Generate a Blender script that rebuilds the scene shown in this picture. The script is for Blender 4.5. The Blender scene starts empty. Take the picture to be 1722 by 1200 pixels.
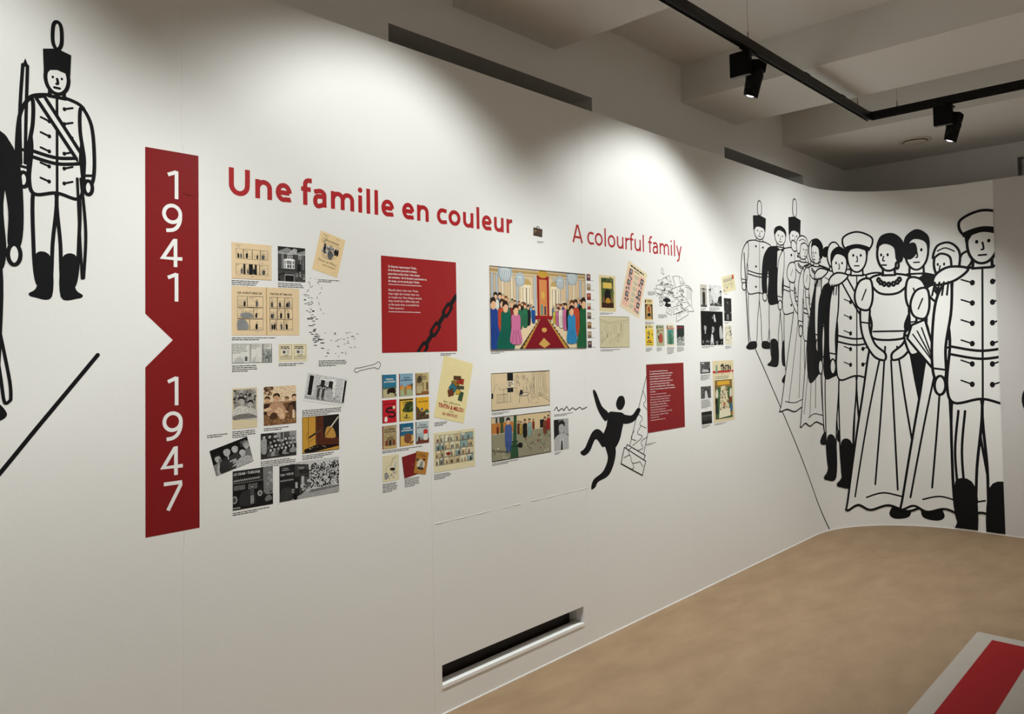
import bpy, bmesh, math, random
from mathutils import Vector, Matrix
from mathutils.geometry import tessellate_polygon

# ------------------------------------------------------------------ camera
scene = bpy.context.scene
COL = scene.collection
D, EYE = 2.56, 1.60                       # distance to the exhibition wall, eye height
YAW, PITCH, ROLL = math.radians(43.50), math.radians(1.9275), math.radians(-0.9776)
fw = Vector((math.cos(PITCH)*math.cos(YAW), math.cos(PITCH)*math.sin(YAW), math.sin(PITCH)))
rt = Vector((math.sin(YAW), -math.cos(YAW), 0)); up = rt.cross(fw)
rt, up = rt*math.cos(ROLL)+up*math.sin(ROLL), up*math.cos(ROLL)-rt*math.sin(ROLL)
cd = bpy.data.cameras.new('camera'); cam = bpy.data.objects.new('camera', cd); COL.objects.link(cam)
m = Matrix((rt, up, -fw)).transposed().to_4x4(); m.translation = (0, -D, EYE)
cam.matrix_world = m
cd.sensor_fit = 'HORIZONTAL'; cd.sensor_width = 36
cd.lens = 1277.66/1722*36; cd.shift_y = (539.35-600)/1722; cd.clip_start = .02
scene.camera = cam

# ------------------------------------------------------------------ world, exposure
w = bpy.data.worlds.new('world'); scene.world = w; w.use_nodes = True
w.node_tree.nodes['Background'].inputs[0].default_value = (.9, .92, 1, 1)
w.node_tree.nodes['Background'].inputs[1].default_value = .02
vs = scene.view_settings
vs.view_transform = 'Standard'; vs.look = 'None'; vs.gamma = 1; vs.use_curve_mapping = False
vs.exposure = 0.0
SPOT_W = 20                                # watts of one wall-washing spot
SPOT_COL = (.955, 1.0, .985)

# ------------------------------------------------------------------ materials
def lin(c):
    return tuple((v/12.92 if v <= .04045 else ((v+.055)/1.055)**2.4) for v in c)
def hx(h):
    return lin(tuple(int(h[i:i+2], 16)/255 for i in (0, 2, 4)))
MATS = {}
def mat(name, col, rough=.6, metal=0, bump=0, bscale=200, var=0, vscale=3, emit=0, spec=.4, coords='Object'):
    if name in MATS: return MATS[name]
    mt = bpy.data.materials.new(name); mt.use_nodes = True; MATS[name] = mt
    nt = mt.node_tree; b = nt.nodes['Principled BSDF']
    b.inputs['Base Color'].default_value = (*col, 1); b.inputs['Roughness'].default_value = rough
    b.inputs['Metallic'].default_value = metal; b.inputs['Specular IOR Level'].default_value = spec
    if emit:
        b.inputs['Emission Color'].default_value = (*col, 1); b.inputs['Emission Strength'].default_value = emit
    g = nt.nodes.new('ShaderNodeNewGeometry')
    if var:
        n = nt.nodes.new('ShaderNodeTexNoise'); n.inputs['Scale'].default_value = vscale; n.inputs['Detail'].default_value = 6
        nt.links.new(g.outputs['Position'], n.inputs['Vector'])
        mx = nt.nodes.new('ShaderNodeMix'); mx.data_type = 'RGBA'
        mx.inputs[6].default_value = (*[c*(1-var) for c in col], 1); mx.inputs[7].default_value = (*[min(1, c*(1+var)) for c in col], 1)
        nt.links.new(n.outputs['Fac'], mx.inputs[0]); nt.links.new(mx.outputs[2], b.inputs['Base Color'])
    if bump:
        n = nt.nodes.new('ShaderNodeTexNoise'); n.inputs['Scale'].default_value = bscale; n.inputs['Detail'].default_value = 3
        nt.links.new(g.outputs['Position'], n.inputs['Vector'])
        bp = nt.nodes.new('ShaderNodeBump'); bp.inputs['Strength'].default_value = bump; bp.inputs['Distance'].default_value = .002
        nt.links.new(n.outputs['Fac'], bp.inputs['Height']); nt.links.new(bp.outputs['Normal'], b.inputs['Normal'])
    return mt
def print_mat(name, grain, gscale, rough, bump=.12):
    """flat print: colour from the mesh colour attribute, a little paper or photo grain"""
    mt = bpy.data.materials.new(name); mt.use_nodes = True; MATS[name] = mt
    nt = mt.node_tree; b = nt.nodes['Principled BSDF']; b.inputs['Roughness'].default_value = rough
    b.inputs['Specular IOR Level'].default_value = .12
    a = nt.nodes.new('ShaderNodeAttribute'); a.attribute_name = 'Col'
    g = nt.nodes.new('ShaderNodeNewGeometry')
    n = nt.nodes.new('ShaderNodeTexNoise'); n.inputs['Scale'].default_value = gscale; n.inputs['Detail'].default_value = 4
    nt.links.new(g.outputs['Position'], n.inputs['Vector'])
    r = nt.nodes.new('ShaderNodeMapRange'); r.inputs[1].default_value = .3; r.inputs[2].default_value = .7
    r.inputs[3].default_value = 1-grain; r.inputs[4].default_value = 1+grain
    nt.links.new(n.outputs['Fac'], r.inputs[0])
    v = nt.nodes.new('ShaderNodeVectorMath'); v.operation = 'SCALE'
    nt.links.new(a.outputs['Color'], v.inputs[0]); nt.links.new(r.outputs[0], v.inputs['Scale'])
    nt.links.new(v.outputs[0], b.inputs['Base Color'])
    n2 = nt.nodes.new('ShaderNodeTexNoise'); n2.inputs['Scale'].default_value = 260
    nt.links.new(g.outputs['Position'], n2.inputs['Vector'])
    bp = nt.nodes.new('ShaderNodeBump'); bp.inputs['Strength'].default_value = bump; bp.inputs['Distance'].default_value = .002
    nt.links.new(n2.outputs['Fac'], bp.inputs['Height']); nt.links.new(bp.outputs['Normal'], b.inputs['Normal'])
    return mt
WHITE = (.80, .79, .765)
M_WALL = mat('wall_vinyl_white', WHITE, .5, bump=.16, bscale=260, spec=.3)
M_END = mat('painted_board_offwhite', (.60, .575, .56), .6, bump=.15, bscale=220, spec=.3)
M_PLASTER = mat('building_plaster', (.80, .785, .755), .8, bump=.2, bscale=90, spec=.2)
M_CAULK = mat('white_caulk', (.86, .86, .84), .5)
M_BLACK = mat('black_powder_coat', (.004, .004, .004), .5, spec=.12)
M_BLACK2 = mat('black_satin', (.008, .0075, .007), .4, spec=.2)
M_STEEL = mat('steel_wire', (.35, .33, .30), .35, metal=1)
M_DARK = mat('dark_brown_board', (.035, .028, .024), .6, var=.3, vscale=20)
M_SLOT = mat('window_blind_dark', (.05, .05, .05), .8)
M_LENS = mat('lamp_lens', (1, .98, .93), .3, emit=14)
M_INK = mat('black_vinyl_ink', (.006, .006, .007), .6, bump=.12, bscale=260, spec=.15)
M_RED = mat('red_vinyl', hx('7f1719'), .5, bump=.14, bscale=260, var=.04, vscale=30, spec=.2)
M_REDTXT = mat('red_vinyl_lettering', hx('aa2529'), .55, bump=.12, bscale=260, spec=.15)
M_WHITETXT = mat('white_vinyl_lettering', (.82, .81, .79), .5)
M_CAP = mat('caption_ink', (.03, .03, .03), .6)
M_PRINT = print_mat('colour_print', .05, 300, .5)
M_PHOTO = print_mat('photo_print', .42, 230, .5)
M_AGED = print_mat('aged_paper_print', .07, 26, .6)

def floor_material():
    mt = bpy.data.materials.new('kraft_brown_floor'); mt.use_nodes = True
    nt = mt.node_tree; b = nt.nodes['Principled BSDF']
    g = nt.nodes.new('ShaderNodeNewGeometry')
    mp = nt.nodes.new('ShaderNodeMapping'); mp.inputs['Scale'].default_value = (1, 2.2, 1); mp.inputs['Rotation'].default_value = (0, 0, .5)
    nt.links.new(g.outputs['Position'], mp.inputs['Vector'])
    n = nt.nodes.new('ShaderNodeTexNoise'); n.inputs['Scale'].default_value = 3.2; n.inputs['Detail'].default_value = 8; n.inputs['Roughness'].default_value = .62
    nt.links.new(mp.outputs[0], n.inputs['Vector'])
    cr = nt.nodes.new('ShaderNodeValToRGB')
    cr.color_ramp.elements[0].position = .32; cr.color_ramp.elements[0].color = (.255, .166, .094, 1)
    cr.color_ramp.elements[1].position = .68; cr.color_ramp.elements[1].color = (.318, .214, .127, 1)
    nt.links.new(n.outputs['Fac'], cr.inputs[0])
    vo = nt.nodes.new('ShaderNodeTexVoronoi'); vo.inputs['Scale'].default_value = 3.1
    nt.links.new(g.outputs['Position'], vo.inputs['Vector'])
    lt = nt.nodes.new('ShaderNodeMath'); lt.operation = 'GREATER_THAN'; lt.inputs[1].default_value = .014
    nt.links.new(vo.outputs['Distance'], lt.inputs[0])
    mx = nt.nodes.new('ShaderNodeMix'); mx.data_type = 'RGBA'; mx.inputs[6].default_value = (.06, .04, .03, 1)
    nt.links.new(lt.outputs[0], mx.inputs[0]); nt.links.new(cr.outputs[0], mx.inputs[7]); nt.links.new(mx.outputs[2], b.inputs['Base Color'])
    b.inputs['Roughness'].default_value = .62; b.inputs['Specular IOR Level'].default_value = .25
    n2 = nt.nodes.new('ShaderNodeTexNoise'); n2.inputs['Scale'].default_value = 60; nt.links.new(g.outputs['Position'], n2.inputs['Vector'])
    bp = nt.nodes.new('ShaderNodeBump'); bp.inputs['Strength'].default_value = .08; bp.inputs['Distance'].default_value = .002
    nt.links.new(n2.outputs['Fac'], bp.inputs['Height']); nt.links.new(bp.outputs['Normal'], b.inputs['Normal'])
    return mt
M_FLOOR = floor_material()

# ------------------------------------------------------------------ helpers
def tag(o, label=None, cat=None, group=None, kind=None):
    if label: o['label'] = label
    if cat: o['category'] = cat
    if group: o['group'] = group
    if kind: o['kind'] = kind
    return o
def obj(name, me, material=None, parent=None, loc=None):
    if isinstance(me, bmesh.types.BMesh):
        b = me; me = bpy.data.meshes.new(name); b.to_mesh(me); b.free()
    if material and not me.materials: me.materials.append(material)
    o = bpy.data.objects.new(name, me); COL.objects.link(o)
    if parent: o.parent = parent
    if loc: o.location = loc
    return o
def empty(name, loc=(0, 0, 0), rot=(0, 0, 0)):
    o = bpy.data.objects.new(name, None); COL.objects.link(o); o.location = loc; o.rotation_euler = rot
    o.empty_display_size = .05
    return o
def box(bm, x0, x1, y0, y1, z0, z1):
    v = [bm.verts.new((x, y, z)) for x in (x0, x1) for y in (y0, y1) for z in (z0, z1)]
    for f in ((0, 1, 3, 2), (4, 6, 7, 5), (0, 4, 5, 1), (2, 3, 7, 6), (0, 2, 6, 4), (1, 5, 7, 3)):
        bm.faces.new([v[i] for i in f])
def boxes(name, lst, material, parent=None, bevel=0):
    bm = bmesh.new()
    for b in lst: box(bm, *b)
    if bevel: bmesh.ops.bevel(bm, geom=bm.edges[:], offset=bevel, segments=2, affect='EDGES')
    bmesh.ops.recalc_face_normals(bm, faces=bm.faces)
    return obj(name, bm, material, parent)
def lathe(bm, prof, mtx=Matrix(), n=28, smooth=True):
    """prof: list of (radius, z) along local Z"""
    rings = []
    for r, z in prof:
        rings.append([bm.verts.new(mtx @ Vector((max(r, 1e-5)*math.cos(2*math.pi*i/n), max(r, 1e-5)*math.sin(2*math.pi*i/n), z))) for i in range(n)])
    for a, b in zip(rings, rings[1:]):
        for i in range(n):
            f = bm.faces.new((a[i], a[(i+1) % n], b[(i+1) % n], b[i])); f.smooth = smooth
    bm.faces.new(rings[0][::-1]); bm.faces.new(rings[-1])
    bmesh.ops.recalc_face_normals(bm, faces=bm.faces)

# ------------------------------------------------------------------ the curved exhibition wall: plan path
XA, RAD, WALL_H = 6.30, .945, 2.905
S1 = XA + RAD*math.pi/2
GRID = (S1-XA)/74.0000001                    # the curve is built in this many chords, prints follow the same grid
def plan(s, d=0):
    """distance s along the wall (metres) -> plan point, d metres out of its face into the room"""
    if s <= XA: return (s, -d)
    if s <= S1:
        a = (s-XA)/RAD
        return (XA+(RAD-d)*math.sin(a), -RAD+(RAD-d)*math.cos(a))
    return (XA+RAD-d, -RAD-(s-S1))
def on_wall(s, z, d):
    x, y = plan(s, d); return (x, y, z)

def wall_strip(name, s0, s1, z0, z1, d0, d1, material, parent=None, step=.03):
    """a slab that follows the wall between s0 and s1"""
    n = max(1, int(math.ceil((s1-s0)/step))) if s1 > XA and s0 < S1 else 1
    bm = bmesh.new(); prev = None
    for i in range(n+1):
        s = s0+(s1-s0)*i/n
        q = [bm.verts.new(on_wall(s, z, d)) for z, d in ((z0, d1), (z1, d1), (z1, d0), (z0, d0))]
        if prev:
            for k in range(4):
                f = bm.faces.new((prev[k], q[k], q[(k+1) % 4], prev[(k+1) % 4])); f.smooth = (k == 0 and n > 1)
        else: bm.faces.new(q[::-1])
        prev = q
    bm.faces.new(prev)
    bmesh.ops.recalc_face_normals(bm, faces=bm.faces)
    return obj(name, bm, material, parent)

# ------------------------------------------------------------------ room shell
HB, HC = 3.295, 3.56                        # underside of beams, ceiling
GAP = .20                                   # exhibition wall stands this far in front of the building wall
XE = 7.767                                  # building end wall
XL, YB = -4.2, -7.5
tag(boxes('floor', [(XL, XE+.3, YB, GAP+.6, -.06, 0)], M_FLOOR), kind='structure')
ceil = tag(boxes('ceiling', [(XL, XE+.3, YB, GAP+.6, HC, HC+.1)], M_PLASTER), kind='structure')
for x0, x1 in ((-4.0, -3.17), (-1.80, -1.01), (.36, 1.148), (2.519, 3.307), (4.677, 5.474), (6.335, XE+.2)):
    boxes('beam', [(x0, x1, YB, GAP+.05, HB, HC+.02)], M_PLASTER, ceil)
tag(boxes('wall_left', [(XL-.1, XL, YB, GAP+.6, 0, HC)], M_PLASTER), kind='structure')
tag(boxes('wall_back', [(XL, XE+.3, YB-.1, YB, 0, HC)], M_PLASTER), kind='structure')
# building wall behind, with window recesses whose heads show above the exhibition wall
SL = ((-1.06, .46), (2.118, 3.642), (5.289, 6.743))
HEAD = 3.092
pieces = [(XL, XE+.3, GAP, GAP+.5, HEAD, HC), (XL, XE+.3, GAP, GAP+.5, 0, 1.0)]
xs = [XL]+[v for s in SL for v in s]+[XE+.3]
for i in range(0, len(xs), 2): pieces.append((xs[i], xs[i+1], GAP, GAP+.5, 1.0, HEAD))
wr = tag(boxes('wall_rear', pieces, M_PLASTER), kind='structure')
for i, (a, b) in enumerate(SL):
    tag(boxes('window_%d' % (i+1), [(a, b, GAP+.42, GAP+.46, 1.0, HEAD)], M_SLOT), kind='structure')
# building end wall with one shallow recess
tag(boxes('wall_right', [(XE, XE+.3, -1.252, GAP+.05, 0, HC), (XE, XE+.3, -2.75, -1.252, 3.162, HC), (XE, XE+.3, -2.75, -1.252, 0, 1.0),
                   (XE, XE+.3, YB, -2.75, 0, HC), (XE+.10, XE+.3, -2.75, -1.252, 1.0, 3.162)], M_PLASTER), kind='structure')
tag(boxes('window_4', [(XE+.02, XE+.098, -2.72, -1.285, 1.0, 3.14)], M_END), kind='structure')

# exhibition wall, built of boards about 1.09 m wide with tight joints
wm = empty('wall_main'); tag(wm, kind='structure')
T, J = .05, .0003
VX0, VX1, VZ0, VZ1 = 2.2165, 3.2145, .112, .2125      # heating slot in the third board
joints = [-4.34, -3.25, -2.17, -1.08, .003, 1.092, 2.170, 3.262, 4.352, 5.44, 6.30]
for a, b in zip(joints, joints[1:]):
    a += J; b -= J
    if a < VX0 < b:
        boxes('wall_panel', [(a, VX0, 0, T, 0, WALL_H), (VX1, b, 0, T, 0, WALL_H), (VX0, VX1, 0, T, 0, VZ0), (VX0, VX1, 0, T, VZ1, WALL_H)], M_WALL, wm)
    else: boxes('wall_panel', [(a, b, 0, T, 0, WALL_H)], M_WALL, wm)
S_EDGE = 8.005                               # the white vinyl mural ends here on the end wall
wall_strip('wall_panel', XA, S1, 0, WALL_H, 0, -T, M_WALL, wm, GRID)
wall_strip('wall_panel', S1, S_EDGE, 0, WALL_H, 0, -T, M_WALL, wm)
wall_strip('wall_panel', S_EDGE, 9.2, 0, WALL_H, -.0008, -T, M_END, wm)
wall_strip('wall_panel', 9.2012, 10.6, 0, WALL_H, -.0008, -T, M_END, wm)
# taped joints: a thin raised filler line
for s, z0, z1 in ((1.092, .02, .95), (1.092, 2.30, 2.72), (2.170, 2.0, 2.86), (4.352, .0, .42)):
    wall_strip('joint_tape', s-.004, s+.004, z0, z1, .0003, 0, M_WALL, wm)
bm = bmesh.new()                             # lifted seam of the vinyl below the prints
for k in range(26):
    a = 2.19+k*.042
    if k in (9, 13, 14, 20): continue
    box(bm, a, a+.041, -.0014+.0005*(k % 3), 0, .8298+.0005*(k % 2), .8313)
obj('vinyl_seam', bm, M_CAULK, wm)
tag(wall_strip('baseboard_main', -4.3, 10.6, 0, .005, .003, 0, M_CAULK, None, GRID), kind='structure')
# heating slot: sill, jambs, dark back
vent = empty('trim_1', (VX0, 0, VZ0)); tag(vent, kind='structure')
boxes('sill', [(.001, VX1-VX0-.001, -.004, .058, .0005, .015)], M_CAULK, vent)
boxes('back_board', [(-.03, VX1-VX0+.03, .10, .115, -.04, VZ1-VZ0+.05)], M_DARK, vent)
boxes('side_jamb', [(VX1-VX0-.0005, VX1-VX0+.02, T, .10, -.02, VZ1-VZ0+.04)], M_PLASTER, vent)
boxes('side_jamb', [(-.02, .0005, T, .10, -.02, VZ1-VZ0+.04)], M_PLASTER, vent)
boxes('top_board', [(-.03, VX1-VX0+.03, T, .10, VZ1-VZ0+.002, VZ1-VZ0+.02)], M_DARK, vent)

# ------------------------------------------------------------------ track lighting
ZT0, ZT1, YT, XT = 3.19, 3.245, -.70, 5.75
def track(name, a, b, label):
    """suspended power track from a to b (plan points)"""
    d = Vector((b[0]-a[0], b[1]-a[1], 0)); L = d.length; ang = math.atan2(d.y, d.x)
    t = empty(name, (a[0], a[1], ZT0), (0, 0, ang)); tag(t, label, 'track light')
    h = ZT1-ZT0
    boxes('track_profile', [(0, L, -.018, .018, .016, h), (0, L, -.018, -.0135, 0, .016), (0, L, .0135, .018, 0, .016), (0, L, -.003, .003, .006, .016)], M_BLACK2, t, .0012)
    for s in (-1, 1): boxes('conductor_rail', [(0.01, L-.01, s*.0115-.0012, s*.0115+.0012, .008, .011)], M_STEEL, t)
    return t, L
tm, LM = track('ceiling_track', (-3.6, YT), (XT+.018, YT), 'long black lighting track hanging along the printed wall')
tr, LR = track('ceiling_track', (XT, YT-.0185), (XT, -5.2), 'black lighting track turning off along the curved end of the wall')
def wire(parent, x, ztop, clip=True):
    bm = bmesh.new(); lathe(bm, [(.0012, ZT1-ZT0+.03), (.0012, ztop-ZT0)], Matrix.Translation((x, 0, 0)), 8)
    obj('suspension_wire', bm, M_STEEL, parent)
    bm = bmesh.new(); lathe(bm, [(.009, ZT1-ZT0-.001), (.009, ZT1-ZT0+.006), (.0045, ZT1-ZT0+.01), (.0045, ZT1-ZT0+.04), (.002, ZT1-ZT0+.046)], Matrix.Translation((x, 0, 0)), 12)
    obj('wire_gripper', bm, M_STEEL, parent)
for X in (-2.6, -.3, 1.9, 3.865, 5.53): wire(tm, X+3.6, HC if not any(a < X < b for a, b in ((.36, 1.148), (2.519, 3.307), (4.677, 5.474))) else HB)
for Y in (.173, 2.3, 4.2): wire(tr, Y, HC)
for X in (4.644, 5.246): boxes('coupling_clip', [(X+3.6-.035, X+3.6+.035, -.012, .012, ZT1-ZT0, ZT1-ZT0+.012)], M_BLACK, tm, .003)
boxes('corner_cap', [(LM-.037, LM+.001, -.0185, .0185, ZT1-ZT0, ZT1-ZT0+.006)], M_BLACK, tm, .001)

def rounded(bm, x0, x1, y0, y1, z0, z1, r):
    b2 = bmesh.new(); box(b2, x0, x1, y0, y1, z0, z1)
    bmesh.ops.bevel(b2, geom=b2.edges[:], offset=r, segments=3, affect='EDGES')
    me = bpy.data.meshes.new('tmp'); b2.to_mesh(me); b2.free(); bm.from_mesh(me); bpy.data.meshes.remove(me)
BEAM_TILT, BEAM_IN, BEAM_OUT, PROFILE_P, PROFILE_MIN = math.radians(57), 36, 61, 1.86, .375
def wallwash(ld, p=None, out=None):
    """photometric profile of an asymmetric wall-washing lens: strongest towards the foot of the wall, soft cone edge"""
    ld.use_nodes = True; nt = ld.node_tree; em = nt.nodes['Emission']
    tc = nt.nodes.new('ShaderNodeTexCoord'); sx = nt.nodes.new('ShaderNodeSeparateXYZ'); nt.links.new(tc.outputs['Normal'], sx.inputs[0])
    def math_(op, a, b=None, clamp=False):
        n = nt.nodes.new('ShaderNodeMath'); n.operation = op; n.use_clamp = clamp
        for i, v in enumerate((a, b)):
            if v is None: continue
            if isinstance(v, (int, float)): n.inputs[i].default_value = v
            else: nt.links.new(v, n.inputs[i])
        return n.outputs[0]
    ny, nz = sx.outputs['Y'], sx.outputs['Z']
    gain = math_('POWER', math_('MAXIMUM', ny, PROFILE_MIN), -(p or PROFILE_P))
    c = math_('ADD', math_('MULTIPLY', ny, math.cos(BEAM_TILT)), math_('MULTIPLY', nz, -math.sin(BEAM_TILT)))
    r = nt.nodes.new('ShaderNodeMapRange'); r.interpolation_type = 'SMOOTHSTEP'
    r.inputs[1].default_value = math.cos(math.radians(out or BEAM_OUT)); r.inputs[2].default_value = math.cos(math.radians(BEAM_IN))
    nt.links.new(c, r.inputs[0])
    nt.links.new(math_('MULTIPLY', gain, r.outputs[0]), em.inputs['Strength'])
def spotlight(loc, rz, tilt, aim, label, watts, profile=None, group=None, out=None):
    """track spot: local +Y looks to the lit wall, driver box towards -X, head on the +X side"""
    t = empty('spotlight', (loc[0], loc[1], ZT0), (0, 0, rz)); tag(t, label, 'spotlight', group)
    bm = bmesh.new(); rounded(bm, -.075, .085, -.016, .016, -.012, .0005, .004); obj('track_adapter', bm, M_BLACK, t)
    bm = bmesh.new(); rounded(bm, -.036, .0, -.022, .093, -.142, -.010, .003); obj('driver_box', bm, M_BLACK, t)
    boxes('box_base', [(-.033, -.003, -.018, .089, -.1435, -.1415)], mat('grey_plastic', (.16, .16, .17), .5), t)
    bm = bmesh.new(); lathe(bm, [(.013, -.002), (.013, .03)], Matrix.Translation((0, 0, -.105)) @ Matrix.Rotation(math.pi/2, 4, 'Y'), 16); obj('pivot', bm, M_BLACK, t)
    hm = Matrix.Translation((.050, -.012, -.128)) @ Matrix.Rotation(tilt, 4, 'X')
    hd = empty('head'); hd.parent = t; hd.matrix_local = hm
    bm = bmesh.new()
    lathe(bm, [(.034, .030), (.043, .026), (.045, .0), (.047, -.012), (.044, -.03), (.041, -.085), (.036, -.087)], Matrix(), 32)
    obj('lamp_body', bm, M_BLACK, hd)
    bm = bmesh.new()
    for k in range(7): box(bm, -.044+k*.0138, -.0405+k*.0138, -.036, .036, .02, .072-.002*(k % 2))
    box(bm, -.04, .04, -.03, .03, .02, .036); bmesh.ops.recalc_face_normals(bm, faces=bm.faces)
    obj('cooling_fins', bm, M_BLACK, hd)
    bm = bmesh.new()                          # slanted snoot: open ring, longer on the room side
    n = 28; ro, ri = .0415, .0385
    R = []
    for i in range(n):
        a = 2*math.pi*i/n; low = -.112-.012*(.5-.5*math.sin(a))
        R.append([bm.verts.new((r*math.cos(a), r*math.sin(a), z)) for r, z in ((ro, -.08), (ro*.93, low), (ri*.93, low), (ri, -.08))])
    for i in range(n):
        for k in range(4): bm.faces.new((R[i][k], R[(i+1) % n][k], R[(i+1) % n][(k+1) % 4], R[i][(k+1) % 4]))
    bmesh.ops.recalc_face_normals(bm, faces=bm.faces); obj('snoot', bm, M_BLACK, hd)
    bm = bmesh.new(); lathe(bm, [(.001, -.118), (.016, -.1165), (.027, -.108), (.031, -.086)], Matrix(), 24); obj('lens', bm, M_LENS, hd)
    ld = bpy.data.lights.new('wallwash_lamp', 'POINT'); ld.energy = watts; ld.color = SPOT_COL; ld.shadow_soft_size = .022
    wallwash(ld, profile, out)
    lo = bpy.data.objects.new('lamp', ld); COL.objects.link(lo)
    p = Matrix.Translation((loc[0], loc[1], ZT0)) @ Matrix.Rotation(rz, 4, 'Z') @ hm @ Vector((0, 0, -.152))
    lo.location = p; lo.rotation_euler = (0, 0, math.atan2(aim[1]-p.y, aim[0]-p.x)-math.pi/2)
    return t
TL = math.radians(14)
spotlight((3.86, YT), 0, TL, (3.86, 0, 1.95), 'black track spotlight lighting the wall near the smaller red English title', SPOT_W*1.22)
spotlight((1.86, YT), 0, TL, (1.86, 0, 1.95), 'black track spotlight lighting the wall over the large French title', SPOT_W)
spotlight((.12, YT), 0, TL, (.12, 0, 1.95), 'black track spotlight lighting the drawn guard beside the year banner', SPOT_W*.9)
spotlight((-1.75, YT), 0, TL, (-1.75, 0, 1.95), 'black track spotlight at the blank start of the wall', SPOT_W*.8)
spotlight((XT, -1.22), 0, TL, (6.0, 0, 1.5), 'black track spotlight lighting the drawn crowd on the curved wall', SPOT_W*2.7, 1.15, None, 70)
spotlight((XT, -3.3), -math.pi/2, TL, (XA+RAD, -3.0, 1.8), 'black track spotlight at the plain end of the curved wall', SPOT_W*.22)
# added out-of-view track and spots on the far side, giving the room bounce light
t2, L2 = track('ceiling_track', (-3.4, -5.9), (6.0, -5.9), 'added unseen track holding the bounce light spots on the opposite side of the gallery')
for X in (1, 4.2, 7.4): wire(t2, X, HC)
for X in (-2.2, .4, 3.0, 5.4):
    spotlight((X, -5.9), math.pi, TL, (X, YB, 1.6), 'added unseen spotlight aimed at the opposite gallery wall for bounce light', SPOT_W*2.3, None, 'added bounce light spots on the opposite side of the gallery')

# round flush ceiling outlet
o = empty('ceiling_vent', (7.03, -.655, HB)); tag(o, 'round white flush outlet in the ceiling behind the track', 'ceiling vent')
bm = bmesh.new(); lathe(bm, [(.125, 0), (.125, -.006), (.118, -.011), (.098, -.011), (.094, -.002)], Matrix(), 40); obj('outer_ring', bm, mat('cream_plastic', (.62, .58, .5), .5), o)
bm = bmesh.new(); lathe(bm, [(.02, -.008), (.02, -.014), (.088, -.016), (.090, -.022), (.084, -.026), (.001, -.028)], Matrix(), 40); obj('valve_disc', bm, mat('cream_plastic', (.62, .58, .5), .5), o)

# floor graphic: white mat with a red bar
o = boxes('floor_mat', [(2.2, 4.775, -2.6, -1.49, 0, .004)], mat('floor_mat_white', (.40, .355, .31), .75, var=.06, vscale=6), None)
tag(o, 'off-white floor mat with a long red bar', 'floor mat')
boxes('red_bar', [(2.4, 4.69, -1.768, -1.575, .004, .0046)], mat('floor_red', hx('8f1317'), .7, var=.05, vscale=12, spec=.1), o)

# ------------------------------------------------------------------ flat prints
FONT_CACHE = {}
def glyphs(text, bold=0):
    """filled mesh of a text line in the built-in font: (verts, faces, width, capheight), baseline at 0, size 1"""
    key = (text, bold)
    if key in FONT_CACHE: return FONT_CACHE[key]
    cu = bpy.data.curves.new('t', 'FONT'); cu.body = text; cu.size = 1; cu.resolution_u = 3; cu.offset = bold; cu.fill_mode = 'FRONT'
    ob = bpy.data.objects.new('t', cu); COL.objects.link(ob)
    dg = bpy.context.evaluated_depsgraph_get(); dg.update()
    me = bpy.data.meshes.new_from_object(ob.evaluated_get(dg))
    vs_ = [(v.co.x, v.co.y) for v in me.vertices]; fs = [tuple(p.vertices) for p in me.polygons]
    bpy.data.objects.remove(ob); bpy.data.curves.remove(cu); bpy.data.meshes.remove(me)
    x0 = min(v[0] for v in vs_); x1 = max(v[0] for v in vs_)
    FONT_CACHE[key] = ([(a-x0, b) for a, b in vs_], fs, x1-x0)
    return FONT_CACHE[key]
CAPH = .729 if False else None
def cap_height():
    global CAPH
    if CAPH is None: CAPH = max(v[1] for v in glyphs('H')[0])
    return CAPH

def crom(pts, closed, n=6):
    """Catmull-Rom sampling"""
    P = [Vector(p) for p in pts]; N = len(P)
    if N < 3: return [tuple(p) for p in P]
    out = []
    for i in range(N if closed else N-1):
        a, b, c, d = (P[(i-1) % N], P[i], P[(i+1) % N], P[(i+2) % N]) if closed else (P[max(i-1, 0)], P[i], P[i+1], P[min(i+2, N-1)])
        for k in range(n):
            t = k/n
            out.append(tuple(.5*((2*b)+(c-a)*t+(2*a-5*b+4*c-d)*t*t+(3*b-a-3*c+d)*t**3)))
    if not closed: out.append(tuple(P[-1]))
    return out
def dense(pts, closed, step):
    out = []; N = len(pts)
    for i in range(N if closed else N-1):
        a, b = pts[i], pts[(i+1) % N]
        n = max(1, int(math.hypot(b[0]-a[0], b[1]-a[1])/step))
        for k in range(n): out.append((a[0]+(b[0]-a[0])*k/n, a[1]+(b[1]-a[1])*k/n))
    if not closed: out.append(pts[-1])
    return out
def ribbon(pts, width, closed, butt=False):
    """quads along a polyline with round-ish ends -> (verts, faces)"""
    P = [Vector(p) for p in pts]; P = [p for i, p in enumerate(P) if i == 0 or (p-P[i-1]).length > 1e-6]
    N = len(P); V = []; Fc = []
    if N < 2: return V, Fc
    h = width/2
    if not closed and not butt:
        d0 = (P[0]-P[1]).normalized(); d1 = (P[-1]-P[-2]).normalized()
        P = [P[0]+d0*h*.7]+P+[P[-1]+d1*h*.7]; N = len(P)
    for i, p in enumerate(P):
        a = P[(i-1) % N] if closed or i > 0 else p; b = P[(i+1) % N] if closed or i < N-1 else p
        d = b-a
        if d.length < 1e-9: d = Vector((1, 0))
        d.normalize(); nrm = Vector((-d.y, d.x))
        u = (p-a).normalized() if (p-a).length > 1e-9 else d
        k = h/max(.55, abs(u.dot(d)))
        if not closed and not butt and i in (0, N-1): k = h*.45
        V += [tuple(p+nrm*k), tuple(p-nrm*k)]
    for i in range(N if closed else N-1):
        j = (i+1) % N; Fc.append((2*i, 2*i+1, 2*j+1, 2*j))
    return V, Fc
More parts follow.
